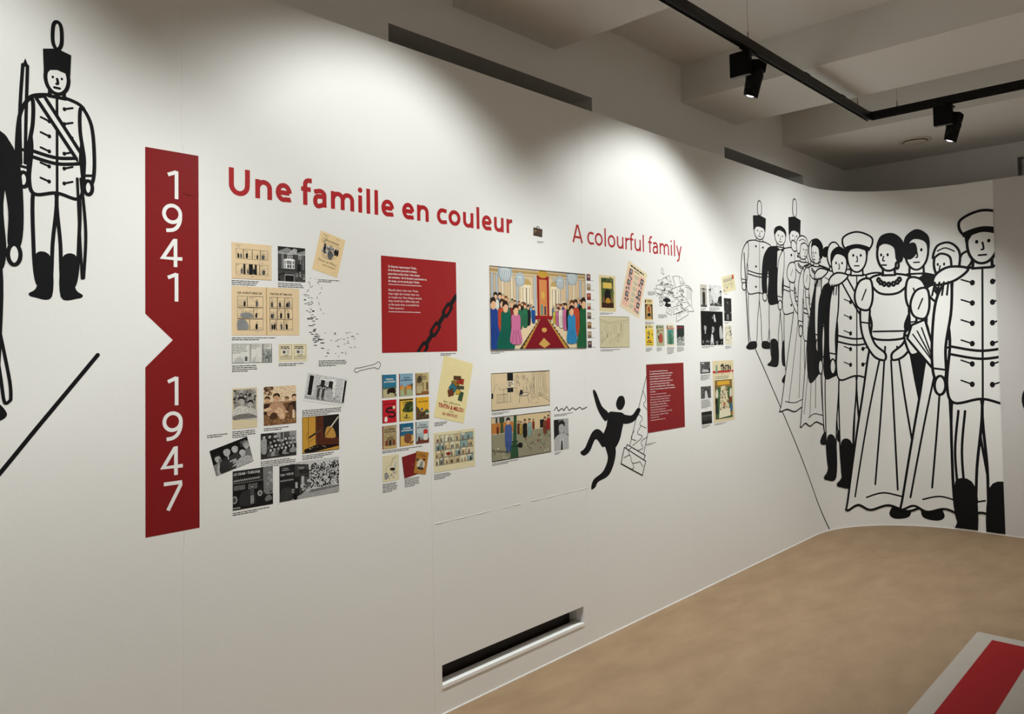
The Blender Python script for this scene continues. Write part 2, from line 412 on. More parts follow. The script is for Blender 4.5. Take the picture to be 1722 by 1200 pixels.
def tess(pts):
    tr_ = tessellate_polygon([[Vector((a, b, 0)) for a, b in pts]])
    return [tuple(t) for t in tr_]
def clip_poly(pts, w_, h_):
    for ax, lim, sg in ((0, 0, 1), (0, w_, -1), (1, 0, 1), (1, h_, -1)):
        out = []
        for i in range(len(pts)):
            a, b = pts[i-1], pts[i]
            ia = (a[ax]-lim)*sg >= 0; ib = (b[ax]-lim)*sg >= 0
            if ia != ib:
                t = (lim-a[ax])/(b[ax]-a[ax]); out.append((a[0]+(b[0]-a[0])*t, a[1]+(b[1]-a[1])*t))
            if ib: out.append(b)
        pts = out
        if len(pts) < 3: return []
    return pts

class Sheet:
    """flat artwork on a sheet; units: sheet height = 1, origin lower left; layers stack only where shapes overlap"""
    def __init__(s, w_, h_): s.w, s.h, s.A = w_, h_, w_/h_; s.items = []
    def add(s, V, Fc, col):
        if not V: return
        x0 = min(v[0] for v in V); x1 = max(v[0] for v in V); y0 = min(v[1] for v in V); y1 = max(v[1] for v in V)
        L = 1
        for it in s.items:
            b = it[3]
            if b[0] < x1 and b[1] > x0 and b[2] < y1 and b[3] > y0: L = max(L, it[4]+1)
        s.items.append((V, Fc, col, (x0, x1, y0, y1), L))
    def poly(s, pts, col, smooth=False):
        if smooth: pts = crom(pts, True, 4)
        pts = clip_poly(pts, s.A, 1)
        if len(pts) >= 3: s.add(pts, tess(pts), col)
    def rect(s, x0, y0, x1, y1, col): s.poly([(x0, y0), (x1, y0), (x1, y1), (x0, y1)], col)
    def ell(s, cx, cy, rx, ry, col, n=14, a0=0, a1=2*math.pi):
        k = n if a1-a0 > 6.2 else n+1
        s.poly([(cx+rx*math.cos(a0+(a1-a0)*i/n), cy+ry*math.sin(a0+(a1-a0)*i/n)) for i in range(k)], col)
    def line(s, pts, wd, col, closed=False, smooth=False):
        if smooth: pts = crom(pts, closed, 5)
        pts = [(min(s.A, max(0, a)), min(1, max(0, b))) for a, b in pts]
        V, Fc = ribbon(pts, wd, closed); s.add(V, Fc, col)
    def frame(s, x0, y0, x1, y1, wd, col): s.line([(x0, y0), (x1, y0), (x1, y1), (x0, y1)], wd, col, True)
    def text(s, t, x, y, cap, col, width=None, align='l', bold=.01):
        V, Fc, wd = glyphs(t, bold); k = cap/cap_height(); kx = k if width is None else width/wd
        off = {'l': 0, 'c': -wd*kx/2, 'r': -wd*kx}[align]
        s.add([(x+off+a*kx, y+b*k) for a, b in V], Fc, col)
    def dashes(s, x, y, wd, n, pitch, col, seed=0, hh=.5, last=.6):
        rn = random.Random(seed)
        for i in range(n):
            L = wd*(rn.uniform(.82, 1) if i < n-1 else last); a = 0; V = []; Fc = []
            while a < L-1e-6:
                e = min(L, a+pitch*rn.uniform(.7, 2.6)); yy = y-i*pitch
                b = len(V); V += [(x+a, yy), (x+e, yy), (x+e, yy+pitch*hh), (x+a, yy+pitch*hh)]; Fc.append((b, b+1, b+2, b+3)); a = e+pitch*.35
            s.add(V, Fc, col)
    def build(s, name, material, parent, t):
        V = []; Fc = []; C = []
        for vv, ff, col, bb, L in s.items:
            b = len(V); V += [((a-s.A/2)*s.h, -t-.00005*L, (c-.5)*s.h) for a, c in vv]
            for f in ff:
                Fc.append(tuple(b+i for i in f)); C += [(*col, 1)]*len(f)
        me = bpy.data.meshes.new(name); me.from_pydata(V, [], Fc)
        ca = me.color_attributes.new('Col', 'FLOAT_COLOR', 'CORNER')
        ca.data.foreach_set('color', [v for c in C for v in c])
        me.materials.append(material)
        return obj(name, me, None, parent)
def paper_mat(col):
    key = 'paper_%02x%02x%02x' % tuple(int(c*255) for c in col)
    return mat(key, col, .55, bump=.12, bscale=260, var=.05, vscale=22, spec=.3)
PRINTS = {}
def sheet(name, label, cat, cx, cz, w_, h_, rot, paper, draw, material=None, t=.00025, group=None, d=0.0002, part='picture', draw2=None, part2=None):
    """a print stuck on the wall: a thin sheet and its printed picture"""
    bm = bmesh.new(); box(bm, -w_/2, w_/2, -t, 0, -h_/2, h_/2); bmesh.ops.recalc_face_normals(bm, faces=bm.faces)
    o = obj(name, bm, paper_mat(paper), None, (cx, -d, cz)); o.rotation_euler = (0, -math.radians(rot), 0)
    tag(o, label, cat, group)
    s = Sheet(w_, h_); draw(s)
    if s.items: s.build(part, material or M_PRINT, o, t)
    if draw2:
        s = Sheet(w_, h_); draw2(s); s.build(part2, material or M_PRINT, o, t)
    return o
def caption(label, x, z, wd, n, pitch=.0066, seed=1, rot=0):
    """unreadably small caption lines stuck straight on the wall (x,z = top left)"""
    s = Sheet(1, 1)
    s.dashes(0, -pitch, wd, n, pitch, (.03, .03, .03), seed, .42)
    V = []; Fc = []
    for vv, ff, c, b, L in s.items:
        k = len(V); V += [(a, -.0004, y) for a, y in vv]; Fc += [tuple(k+i for i in f) for f in ff]
    me = bpy.data.meshes.new('caption_text'); me.from_pydata(V, [], Fc)
    o = obj('caption_text', me, M_CAP, None, (x, 0, z)); o.rotation_euler = (0, -math.radians(rot), 0)
    tag(o, label, 'caption')

def lettering(name, label, text, x, z, width, cap, bold, material, split=True):
    """cut vinyl lettering on the wall; z = baseline"""
    V, Fc, wd = glyphs(text, bold); kx = width/wd; k = cap/cap_height()
    me = bpy.data.meshes.new(name); me.from_pydata([(a*kx, -.0006, b*k) for a, b in V], [], Fc)
    o = obj(name, me, material, None, (x, 0, z)); tag(o, label, 'lettering'); return o
# ------------------------------------------------------------------ year banner and titles
bn = empty('year_banner', (1.0565, 0, 1.006)); tag(bn, 'tall red vertical banner with white years and an arrow notch', 'banner')
bm = bmesh.new()
pts = [(-.0882, 0), (.0882, 0), (.0882, 1.2672), (-.0882, 1.2672), (-.0882, .7208), (0, .6347), (-.0882, .5466)]
fr = [bm.verts.new((a, -.0004, b)) for a, b in pts]; bk = [bm.verts.new((a, -.0001, b)) for a, b in pts]
bm.faces.new(fr); bm.faces.new(bk[::-1])
for i in range(7): bm.faces.new((fr[i], fr[(i+1) % 7], bk[(i+1) % 7], bk[i]))
bmesh.ops.recalc_face_normals(bm, faces=bm.faces)
obj('banner_field', bm, M_RED, bn)
bm = bmesh.new()                             # small crease in the vinyl beside the first digit
for k in range(6): box(bm, .036+k*.005, .0415+k*.005, -.0012-.0005*math.sin(k*.6), -.0003, 1.1285-.0006*k+.0014*(k-2.5)**2/6, 1.1305-.0006*k+.0014*(k-2.5)**2/6)
obj('crease', bm, M_RED, bn)
def stroke_digit(ch):
    """hand-cut humanist numerals, unit cap height: list of (polyline, closed, smooth)"""
    if ch == '1': return [([(.0, .835), (.30, .965)], 0, 0), ([(.30, 1.0), (.30, 0)], 0, 0)]
    if ch == '9':
        c = [(.33+.285*math.cos(a), .655+.295*math.sin(a)) for a in [i*math.pi/10 for i in range(20)]]
        return [(c, 1, 1), ([(.615, .66), (.60, .42), (.50, .20), (.34, .085), (.12, .055)], 0, 1)]
    if ch == '4': return [([(.50, 1.0), (.50, 0)], 0, 0), ([(.47, .955), (.06, .30), (.74, .30)], 0, 0)]
    if ch == '7': return [([(.0, .94), (.62, .94), (.585, .86), (.14, .02)], 0, 0)]
CAP = .0945
for k, (ch, x, z) in enumerate([('1', 1.0413, 2.114), ('9', 1.0240, 2.0005), ('4', 1.0185, 1.8848), ('1', 1.0405, 1.7693),
                 ('1', 1.0400, 1.4236), ('9', 1.0240, 1.3085), ('4', 1.0185, 1.1934), ('7', 1.0262, 1.079)]):
    V = []; Fc = []
    for j, (pl, cl, sm) in enumerate(stroke_digit(ch)):
        pl = [(a*CAP, b*CAP) for a, b in pl]
        if sm: pl = crom(pl, cl, 4)
        v, f = ribbon(pl, .0122, cl, True); b = len(V)
        V += [(a, -.0006-.00005*j, c) for a, c in v]; Fc += [tuple(b+i for i in q) for q in f]
    me = bpy.data.meshes.new('digit'); me.from_pydata([(a+x-1.0565, y, c+z-1.006) for a, y, c in V], [], Fc)
    obj('digit', me, M_WHITETXT, bn)

def letter(ch, sw, adv):
    """strokes of a humanist sans letter, em = 1000, cap height 674, x-height 484"""
    h = sw/2; XH, CP, AS = 484, 674, 712; a = adv; lb = 66+h; rb = a-62-h
    t = XH-h*.92
    def arc(cx, cy, rx, ry, a0, a1, n=9):
        return [(cx+rx*math.cos(math.radians(a0+(a1-a0)*i/n)), cy+ry*math.sin(math.radians(a0+(a1-a0)*i/n))) for i in range(n+1)]
    def hump(x0, x1):                        # arch from stem x0 over to stem x1, down to the baseline
        return [([(x0, 0), (x0, XH)], 0, 0), (arc((x0+x1)/2+6, 285, (x1-x0)/2-6, t-285, 172, 0)+[(x1, 190), (x1, 95), (x1, 0)], 0, 0)]
    ring = lambda a0, a1, rx, cx: arc(cx, XH/2, rx, XH/2-h+6, a0, a1, 20)
    if ch == 'U': return [([(lb+8, CP), (lb+8, 400)]+arc(a/2, 262, a/2-lb-8, 262-h+8, 180, 360, 14)+[(rb-8, 400), (rb-8, CP)], 0, 0)]
    if ch == 'n': return hump(lb, rb)
    if ch == 'u': return [([(rb, 0), (rb, XH)], 0, 0), ([(lb, XH), (lb, 390), (lb, 290)]+arc((lb+rb)/2-6, 200, (rb-lb)/2-6, 200-h+8, 180, 352), 0, 0)]
    if ch == 'm': return hump(lb, a/2)+hump(a/2, rb)[1:]
    if ch == 'e':
        rx = a/2-38-h
        return [([(40+h, 238), (a-38-h, 238)], 0, 0), (ring(-2, 292, rx, a/2)+[(a-118, h+2), (a-62, h+20)], 0, 0)]
    if ch == 'o': return [(arc(a/2, XH/2, a/2-38-h, XH/2-h+6, 0, 342, 19), 1, 0)]
    if ch == 'c':
        rx = a*.56-38-h
        return [([(a-32, XH-h-14)]+ring(82, 278, rx, a*.56)+[(a-28, h+14)], 0, 0)]
    if ch == 'f': return [([(130, 0), (130, 300), (130, 500)]+arc(238, 545, 108, 160-h*.7, 180, 92, 7)+[(a+8, 694-h*.55)], 0, 0), ([(14, XH-h), (a-24, XH-h)], 0, 0)]
    if ch == 'a':
        r = a-66-h; cx = (70+r)/2+22
        return [([(74, XH-h-34)]+arc(cx, 312, r-cx, t-310, 112, 0, 9)+[(r, 200), (r, 100), (r+2, 0)], 0, 0), ([(r, 286), (r-70, 282)]+arc(190, 148, 148-h, 134, 92, 280, 12)+[(r-50, 58), (r, 120)], 0, 0)]
    if ch == 'i': return [([(a/2, 0), (a/2, XH)], 0, 0), ([(a/2+.62*sw*math.cos(k*math.pi/5), 634+.62*sw*math.sin(k*math.pi/5)) for k in range(10)], 2, 0)]
    if ch == 'l': return [([(a/2, 0), (a/2, AS)], 0, 0)]
    if ch == 'r': return [([(lb, 0), (lb, XH)], 0, 0), (arc(a-6, 270, a-6-lb, t-268, 172, 92, 7), 0, 0)]
    if ch == 'A': return [([(26+h*.6, 0), (a/2-h*.35, CP)], 0, 0), ([(a-26-h*.6, 0), (a/2+h*.35, CP)], 0, 0), ([(120, 205), (a-120, 205)], 0, 0)]
    if ch == 'y': return [([(18+h, XH), (a/2+6, 20)], 0, 0), (crom([(a-16-h, XH), (a*.62, 170), (a*.5, -60), (a*.36, -160), (70, -198)], False, 5), 0, 0)]
ADV_B = dict(U=664, n=562, e=506, f=312, a=500, m=844, i=262, l=262, c=452, o=560, u=562, r=350)
ADV_R = dict(A=612, n=552, e=500, f=292, a=482, m=834, i=240, l=240, c=448, o=549, u=551, r=327, y=471)
def title(label, text, x, z, width, cap, sw, adv):
    o = empty('title_lettering', (x, 0, z)); tag(o, label, 'lettering')
    total = sum(adv.get(ch, 212) for ch in text); k = cap/674; kx = width/(total-110); cur = -60
    for ch in text:
        if ch != ' ':
            V = []; Fc = []
            for j, (pl, cl, sm) in enumerate(letter(ch, sw, adv[ch])):
                if cl == 2: v, f = pl, [tuple(range(len(pl)))]
                else:
                    if sm: pl = crom(pl, cl == 1, 5)
                    v, f = ribbon(pl, sw, cl == 1, True)
                b = len(V); V += [((a+cur)*kx, -.0005-.00005*j, c*k) for a, c in v]; Fc += [tuple(b+i for i in q) for q in f]
            me = bpy.data.meshes.new('letter'); me.from_pydata(V, [], Fc); obj('letter', me, M_REDTXT, o)
        cur += adv.get(ch, 212)
title('large bold red French title lettering on the white wall', 'Une famille en couleur', 1.2515, 2.1552, 1.4535, .0975, 122, ADV_B)
title('smaller thin red English title lettering on the white wall', 'A colourful family', 3.188, 2.156, 1.104, .0975, 84, ADV_R)
# ------------------------------------------------------------------ prints on the wall
BK = (.012, .012, .012); GY = (.10, .10, .10); MG = (.25, .25, .25); LG = (.5, .5, .49); WT = (.78, .77, .75)
AGED = hx('e3c9a2'); CREAM = hx('e6d9b8'); BEIGE = hx('d9c5a0')
def tone(g, warm=0.08): g = g**1.22*1.12; return (g*(1+.10*warm), g, g*(1-.18*warm))
def pawn(s, x, y, h, body, head, hair=None, lean=0, outline=0):
    """plain standing figure: tapered body and an oval head"""
    w_ = h*.17
    s.poly([(x-w_*.75, y), (x-w_, y+h*.45), (x-w_*.8+lean, y+h*.74), (x+w_*.8+lean, y+h*.74), (x+w_, y+h*.45), (x+w_*.75, y)], body, True)
    if outline:
        s.line([(x-w_*.75, y), (x-w_, y+h*.45), (x-w_*.8+lean, y+h*.74), (x+w_*.8+lean, y+h*.74), (x+w_, y+h*.45), (x+w_*.75, y)], outline, BK, True, True)
        for k in (-.3, .1, .45): s.line([(x+w_*k*.8, y+h*.5), (x+w_*k*1.3, y+h*.04)], outline*.7, BK)
        s.ell(x+lean, y+h*.87, h*.085+outline, h*.115+outline, BK, 10)
    s.ell(x+lean, y+h*.87, h*.085, h*.115, head, 10)
    if hair: s.poly([(x-h*.09+lean, y+h*.87), (x-h*.085+lean, y+h*.97), (x+lean, y+h*1.01), (x+h*.085+lean, y+h*.97), (x+h*.09+lean, y+h*.88), (x+lean, y+h*.93)], hair, True)
def bust(s, x, y, h, body, head, hair=None):
    s.poly([(x-h*.42, y), (x-h*.36, y+h*.42), (x-h*.1, y+h*.56), (x+h*.1, y+h*.56), (x+h*.36, y+h*.42), (x+h*.42, y)], body, True)
    s.ell(x, y+h*.76, h*.145, h*.19, head, 12)
    if hair: s.poly([(x-h*.16, y+h*.76), (x-h*.15, y+h*.93), (x, y+h*.99), (x+h*.15, y+h*.93), (x+h*.16, y+h*.78), (x+h*.05, y+h*.87), (x-h*.1, y+h*.86)], hair, True)
def mottled(s, seed, n, tones, size, x0=0, x1=None, y0=0, y1=1):
    rn = random.Random(seed); x1 = s.A if x1 is None else x1
    for _ in range(n):
        x, y, r = rn.uniform(x0, x1), rn.uniform(y0, y1), size*rn.uniform(.5, 1.4)
        s.poly([(x+r*rn.uniform(.6, 1.2)*math.cos(a), y+r*rn.uniform(.6, 1.2)*math.sin(a)) for a in (0, 1.05, 2.1, 3.14, 4.2, 5.24)], rn.choice(tones))
def panels(s, x0, y0, x1, y1, rows, gap, wd, paper, seed, dark=.5, colour=None):
    """a page of plain drawn panels: frames, ground lines, plain dark figures, empty speech boxes"""
    rn = random.Random(seed); n = len(rows); ph = (y1-y0-gap*(n-1))/n
    for r, fr in enumerate(rows):
        yb = y1-(r+1)*ph-r*gap; x = x0; tw = x1-x0-gap*(len(fr)-1)
        for f in fr:
            w_ = tw*f
            bg = paper if not colour else rn.choice(colour)
            s.rect(x, yb, x+w_, yb+ph, bg)
            if not colour and rn.random() < .35: 
                for k in range(7): s.line([(x+w_*.05, yb+ph*(.1+.1*k)), (x+w_*.95, yb+ph*(.1+.1*k+rn.uniform(-.03, .03)))], wd*.6, MG)
            s.line([(x, yb+ph*rn.uniform(.1, .22)), (x+w_, yb+ph*rn.uniform(.1, .22))], wd*.7, GY)
            for _ in range(rn.choice((1, 1, 2, 2))):
                if rn.random() < dark+.35:
                    pawn(s, x+w_*rn.uniform(.22, .78), yb+ph*.08, ph*rn.uniform(.5, .68), rn.choice((BK, BK, GY)) if not colour else rn.choice((BK, hx('3b4a55'), hx('8a3a2c'), hx('53402c'))), paper if not colour else hx('d8b08c'), BK, ph*rn.uniform(-.05, .05))
            for _ in range(4):
                a, b = x+w_*rn.uniform(.05, .7), yb+ph*rn.uniform(.05, .6); s.line([(a, b), (a+w_*rn.uniform(.08, .25), b+ph*rn.uniform(-.08, .08))], wd*.7, GY)
            if rn.random() < .7:
                s.rect(x+w_*.06, yb+ph*.76, x+w_*rn.uniform(.55, .92), yb+ph*.95, hx('f0e4c8') if colour else paper)
                s.dashes(x+w_*.1, yb+ph*.88, w_*.45, 2, ph*.065, GY, rn.randint(0, 999), .4)
            s.frame(x, yb, x+w_, yb+ph, wd, BK); x += w_+gap
POS = 'wall of prints'
# --- first cluster, below the French title
def d(s):
    s.rect(0, 0, s.A, .012, hx('b9946a')); A = s.A
    s.dashes(.12, .93, .25, 1, .022, GY, 3); s.text('Tintin', .16, .875, .022, GY, .08)
    panels(s, .13, .56, A-.11, .83, [[.23, .27, .25, .25]], .012, .006, AGED, 11, .7)
    panels(s, .13, .13, A-.11, .42, [[.23, .26, .24, .27]], .012, .006, AGED, 12, .7)
    for a, b in ((.355, .40), (.505, .62), (.68, .74)): s.rect(a, .135, b, .415, BK)
    s.dashes(A-.42, .47, .28, 1, .02, GY, 4); s.line([(.13, .075), (A-.11, .065)], .004, GY); s.rect(A/2-.02, .06, A/2+.03, .08, hx('b5502c'))
sheet('comic_page', 'aged paper page with two rows of four small panels beside the house photo', 'print', 1.339, 1.9223, .1539, .1289, 0, AGED, d, M_AGED)
def d(s):
    A = s.A; s.rect(0, 0, A, 1, tone(.09)); s.rect(0, .80, A, 1, tone(.30)); 
    s.poly([(0, .86), (.3, .98), (.6, .84), (A, .93), (A, 1), (0, 1)], tone(.04)); s.poly([(.30, .80), (.52, .97), (.62, .94), (.6, .8)], tone(.45))
    s.rect(.0, .79, A, .815, tone(.45))
    for x in (.12, .16, A-.16, A-.08): s.rect(x, .35, x+.018, .80, tone(.4))
    def win(x0, y0, x1, y1, nx, ny):
        s.rect(x0, y0, x1, y1, tone(.72)); gx = (x1-x0)*.08; gy = (y1-y0)*.08
        for i in range(nx):
            for j in range(ny):
                s.rect(x0+gx+(x1-x0-gx)*i/nx, y0+gy+(y1-y0-gy)*j/ny, x0+(x1-x0-gx)*(i+1)/nx, y0+(y1-y0-gy)*(j+1)/ny, tone(.06))
    win(.30, .66, .46, .79, 3, 2); win(.66, .66, .76, .79, 2, 2)
    s.poly([(.16, .61), (.24, .655), (.50, .655), (.56, .61)], tone(.75)); win(.19, .37, .53, .615, 4, 2); s.rect(.24, .53, .47, .60, tone(.28)); s.rect(.24, .37, .27, .62, tone(.75)); s.rect(.44, .37, .47, .62, tone(.75))
    s.rect(.62, .26, .74, .52, tone(.03)); s.rect(0, .33, A, .345, tone(.03))
    s.rect(.21, 0, .52, .20, tone(.42)); s.rect(.225, 0, .505, .175, BK)
    mottled(s, 5, 22, (tone(.16), tone(.3), tone(.05)), .035, .56, A, .02, .28); mottled(s, 6, 8, (tone(.05), tone(.03)), .04, 0, .2, .02, .3)
sheet('photo_print', 'black and white photo of a brick house with bay window and garage', 'photograph', 1.499, 1.9226, .1143, .1293, 0, tone(.2), d, M_PHOTO)
def d(s):
    A = s.A
    s.dashes(.08, .93, .28, 1, .018, GY, 2); s.dashes(A-.26, .93, .18, 1, .018, GY, 5)
    s.text('Jeunesse', .14, .79, .075, BK, .44, bold=.0); s.line([(.10, .745), (A-.09, .745)], .006, BK)
    s.line([(.14, .86), (.09, .80), (.12, .75), (.2, .80), (.22, .89), (.13, .92)], .006, BK, smooth=True)
    mottled(s, 3, 40, (MG, LG, GY), .035, .16, A-.18, .50, .70); s.poly([(.36, .40), (.32, .52), (.40, .60), (.48, .52), (.45, .38)], GY, True)
    for x in (.2, .52, .58): s.poly([(x, .52), (x-.03, .62), (x+.02, .70), (x+.04, .55)], BK, True)
    for k in range(5): s.line([(.14+.02*k, .44-.02*k), (A-.16-.03*k, .46-.02*k)], .004, MG)
    s.text('Tintin et Milou', .09, .26, .06, BK, .54, bold=.0); s.text('sont revenus !', .25, .175, .055, BK, .38, bold=.0); s.dashes(A-.15, .09, .08, 1, .015, GY, 8)
sheet('comic_page', 'aged cream magazine cover page hung tilted above the footprint trail', 'print', 1.6624, 1.9731, .1156, .1576, -14.6, hx('e7cb9c'), d, M_AGED)
def d(s):
    A = s.A; s.rect(A/2-.02, 0, A/2+.012, 1, hx('cfae80')); s.rect(A/2-.004, 0, A/2+.002, 1, hx('b9966a'))
    s.text('LES AVENTURES DE', .12, .845, .04, BK, .54, bold=.025); s.text('TINTIN ET MILOU', A/2+.07, .845, .04, BK, .52, bold=.025)
    panels(s, .12, .11, .68, .80, [[.38, .62], [.63, .37], [.47, .53]], .012, .005, AGED, 21, .6)
    panels(s, A/2+.07, .11, A/2+.60, .80, [[.33, .31, .36], [.33, .33, .34], [.28, .33, .39]], .012, .005, AGED, 22, .7)
    s.poly([(.13, .12), (.13, .30), (.28, .32), (.36, .2), (.33, .12)], MG, True); s.poly([(.22, .36), (.2, .45), (.4, .46), (.46, .37)], MG, True)
    s.dashes(.5, .075, .16, 1, .016, GY, 4); s.dashes(A/2+.07, .075, .08, 1, .016, GY, 6)
sheet('comic_page', 'aged double page spread with black headline lettering and nine panels a side', 'print', 1.3955, 1.7438, .2677, .1754, 0, AGED, d, M_AGED)
def strip(nm, lab, cx, w_, seed, kind):
    def d(s):
        A = s.A
        if kind == 2: s.rect(0, 0, A, .72, hx('a4a8a2')); mottled(s, 9, 26, (hx('6f746f'), hx('8d928c'), hx('555a56')), .07, .08, A-.06, .06, .62)
        else:
            for k in range(3): s.line([(.05, .1+.08*k), (A-.05, .12+.07*k)], .006, MG)
            s.poly([(A*.15, .03), (A*.2, .2), (A*.42, .34), (A*.62, .2), (A*.66, .03)], LG, True); s.rect(A*.72, .1, A*.86, .34, GY) if kind == 0 else s.poly([(A*.4, .05), (A*.5, .55), (A*.6, .55), (A*.72, .05)], hx('d5d3cb'))
        s.dashes(.05, .90, A-.12, 6 if kind == 0 else 3, .075, GY, seed, .35, .5)
        s.frame(.012, .012, A-.012, .988, .018, BK)
    sheet('comic_strip_print', lab, 'print', cx, 1.5914, w_, .0685, 0, hx('dcdad2'), d, M_PRINT)
strip('a', 'wide black and white panel full of speech lines below the aged double spread', 1.2953, .0673, 5, 0)
strip('b', 'narrow black and white panel between the wide panel and the grey one', 1.3547, .0459, 6, 1)
strip('c', 'narrow panel with a grey lower half beside the two cream boxed notices', 1.3971, .0352, 7, 2)
def d(s):
    A = s.A
    for x in (.09, A/2+.07):
        W = A/2-.17; s.frame(x, .17, x+W, .93, .014, BK); s.dashes(x+.05, .80, W-.1, 2, .09, BK, 3, .6, .9)
        s.ell(x+W*.35, .55, .13, .13, LG); s.ell(x+W*.35, .53, .07, .06, BK); s.poly([(x+W*.6, .42), (x+W*.58, .62), (x+W*.72, .66), (x+W*.78, .48)], LG, True)
        s.text('LE CRABE', x+W/2, .33, .055, BK, W*.42, 'c', .02); s.text("AUX PINCES D'OR", x+W/2, .235, .065, BK, W*.9, 'c', .02); s.line([(x, .13), (x+W, .13)], .014, BK)
sheet('comic_page', 'small cream page with two identical boxed notices', 'print', 1.5016, 1.5915, .1199, .0662, 0, CREAM, d, M_AGED)
def d(s):
    A = s.A; W = lambda g: tone(g, .55)
    s.rect(.03, .22, A-.03, .96, W(.30)); mottled(s, 31, 70, (W(.12), W(.45), W(.2), W(.06)), .035, .04, A-.04, .62, .95)
    s.rect(.03, .22, A-.03, .34, W(.10)); bust(s, .24, .25, .55, W(.55), W(.42), W(.04)); bust(s, .47, .22, .48, W(.52), W(.42), W(.04))
    s.poly([(.04, .24), (.05, .33), (.4, .36), (A-.05, .30), (A-.04, .24)], W(.22), True)
sheet('photo_print', 'toned snapshot of two youths with a wide blank lower margin', 'photograph', 1.3091, 1.3977, .0934, .1431, 0, hx('d8c7a4'), d, M_PHOTO)
def d(s):
    A = s.A; W = lambda r, g, b: (r, g, b)
    s.rect(0, .32, A, 1, hx('dcc3a2')); s.rect(0, .52, A, .60, hx('9c7a58')); s.rect(0, 0, A, .30, hx('7d5a3c')); mottled(s, 41, 90, (hx('5c3c26'), hx('a57c56'), hx('8d6844')), .022, 0, A, 0, .26)
    mottled(s, 42, 30, (hx('5a4432'), hx('8a6e54')), .04, 0, .24, .80, 1); mottled(s, 43, 14, (hx('b79a78'),), .02, .45, .7, .65, .98)
    bust(s, .10, .30, .46, hx('3a281c'), hx('c89c78'), hx('3d2818')); bust(s, .66, .36, .36, hx('6b4a32'), hx('c09674'), hx('4a3422')); bust(s, .88, .32, .46, hx('3a281e'), hx('d2aa86'), hx('3a281c'))
    bust(s, .36, .25, .58, hx('b99070'), hx('c69a78'), hx('3c2818'))
    s.poly([(.30, .30), (.40, .44), (.52, .40), (.60, .18), (.50, .13), (.42, .20)], hx('d4ae8c'), True); s.poly([(0, .42), (.16, .46), (.22, .40), (.04, .36)], hx('d8b694'), True)
    s.poly([(.16, .18), (.24, .32), (.38, .28), (.36, .16)], hx('4c3322'), True); s.poly([(.72, .22), (.72, .46), (.84, .46), (.86, .22)], hx('6e4c34'), True); s.rect(.82, .14, .89, .36, hx('e0c6a4'))
sheet('photo_print', 'sepia photo of four young people sitting on the grass', 'photograph', 1.4472, 1.3982, .1316, .141, 0, hx('c8a985'), d, M_PHOTO)
def d(s):
    A = s.A; s.rect(.05, .08, A-.05, .95, tone(.55)); s.rect(.05, .08, A-.05, .18, tone(.42)); s.rect(.11, .2, .34, .92, tone(.62)); s.rect(.14, .22, .30, .90, BK)
    s.rect(A-.2, .12, A-.06, .92, tone(.66)); s.rect(A-.14, .12, A-.06, .9, BK)
    s.rect(.58, .30, 1.22, .90, tone(.7)); s.rect(.60, .58, 1.10, .80, tone(.04)); s.rect(.77, .57, .93, .83, tone(.68)); s.dashes(.64, .86, .42, 1, .03, GY, 4)
    s.poly([(.82, .62), (.80, .74), (.88, .78), (.9, .66)], tone(.45), True)
    rn = random.Random(5)
    for k in range(7): pawn(s, .50+.095*k, .13, .46+.03*(k % 2), rn.choice((tone(.03), tone(.08), tone(.45))), tone(.25), BK)
    for k in range(7): s.rect(.48+.095*k, .12, .50+.095*k, .2, tone(.5))
    mottled(s, 3, 10, (tone(.3), tone(.1)), .02, 1.15, A-.18, .2, .3)
sheet('photo_print', 'tilted black and white photo with white border of a group at a shop window', 'photograph', 1.6435, 1.4466, .189, .1103, -10.3, tone(.72), d, M_PHOTO)
def d(s):
    A = s.A; s.rect(0, 0, A, 1, tone(.016)); s.rect(A-.34, .62, A-.08, .92, tone(.09)); s.text('LES', A-.21, .80, .05, tone(.30), .13, 'c'); s.text('TINTIN', A-.21, .69, .08, tone(.02), .22, 'c', .02)
    bust(s, .22, .0, .80, tone(.25), tone(.42), tone(.03)); s.poly([(.10, 0), (.12, .30), (.24, .46), (.30, .3), (.26, 0)], tone(.45), True); s.poly([(.22, .34), (.26, .56), (.34, .58), (.36, .3)], tone(.2), True)
    bust(s, .62, .0, .96, tone(.05), tone(.44), tone(.02)); s.rect(.60, .42, .64, .58, tone(.5))
    bust(s, .95, .05, .90, tone(.06), tone(.48), tone(.015)); bust(s, 1.42, .1, .78, tone(.2), tone(.42), tone(.25)); bust(s, 1.20, -.14, .84, tone(.42), tone(.48), tone(.01))
    s.poly([(.62, .30), (.66, .36), (.92, .36), (.90, .30)], tone(.4)); s.poly([(.74, .20), (.76, .28), (.90, .30), (.92, .2)], tone(.35), True); s.poly([(.66, .09), (.78, .15), (.92, .17), (.78, .10)], tone(.6))
sheet('photo_print', 'tilted black and white photo of five people around a book signing', 'photograph', 1.2599, 1.2334, .1416, .0918, 14.9, tone(.1), d, M_PHOTO)
def d(s):
    A = s.A; s.rect(0, 0, A, 1, tone(.05)); s.rect(.55, .55, A, 1, tone(.32))
    for x in (.86, 1.02, 1.14): s.rect(x, .62, x+.10, .98, tone(.04)); s.rect(x+.045, .62, x+.055, .98, tone(.4))
    rn = random.Random(8)
    for k in range(3): pawn(s, .14+.24*k, .22, .74, tone((.35, .03, .06)[k]), tone(.45), tone(.02))
    for r in range(3):
        for k in range(7): bust(s, .42+.165*k+.06*(r % 2), .38-.17*r+rn.uniform(-.03, .03)+.02*k, .34, tone(rn.choice((.02, .04, .3, .12))), tone(rn.uniform(.35, .6)), tone(.02))
sheet('photo_print', 'black and white photo of a seated crowd of children with three standing adults', 'photograph', 1.4408, 1.2543, .1433, .0918, 0, tone(.1), d, M_PHOTO)
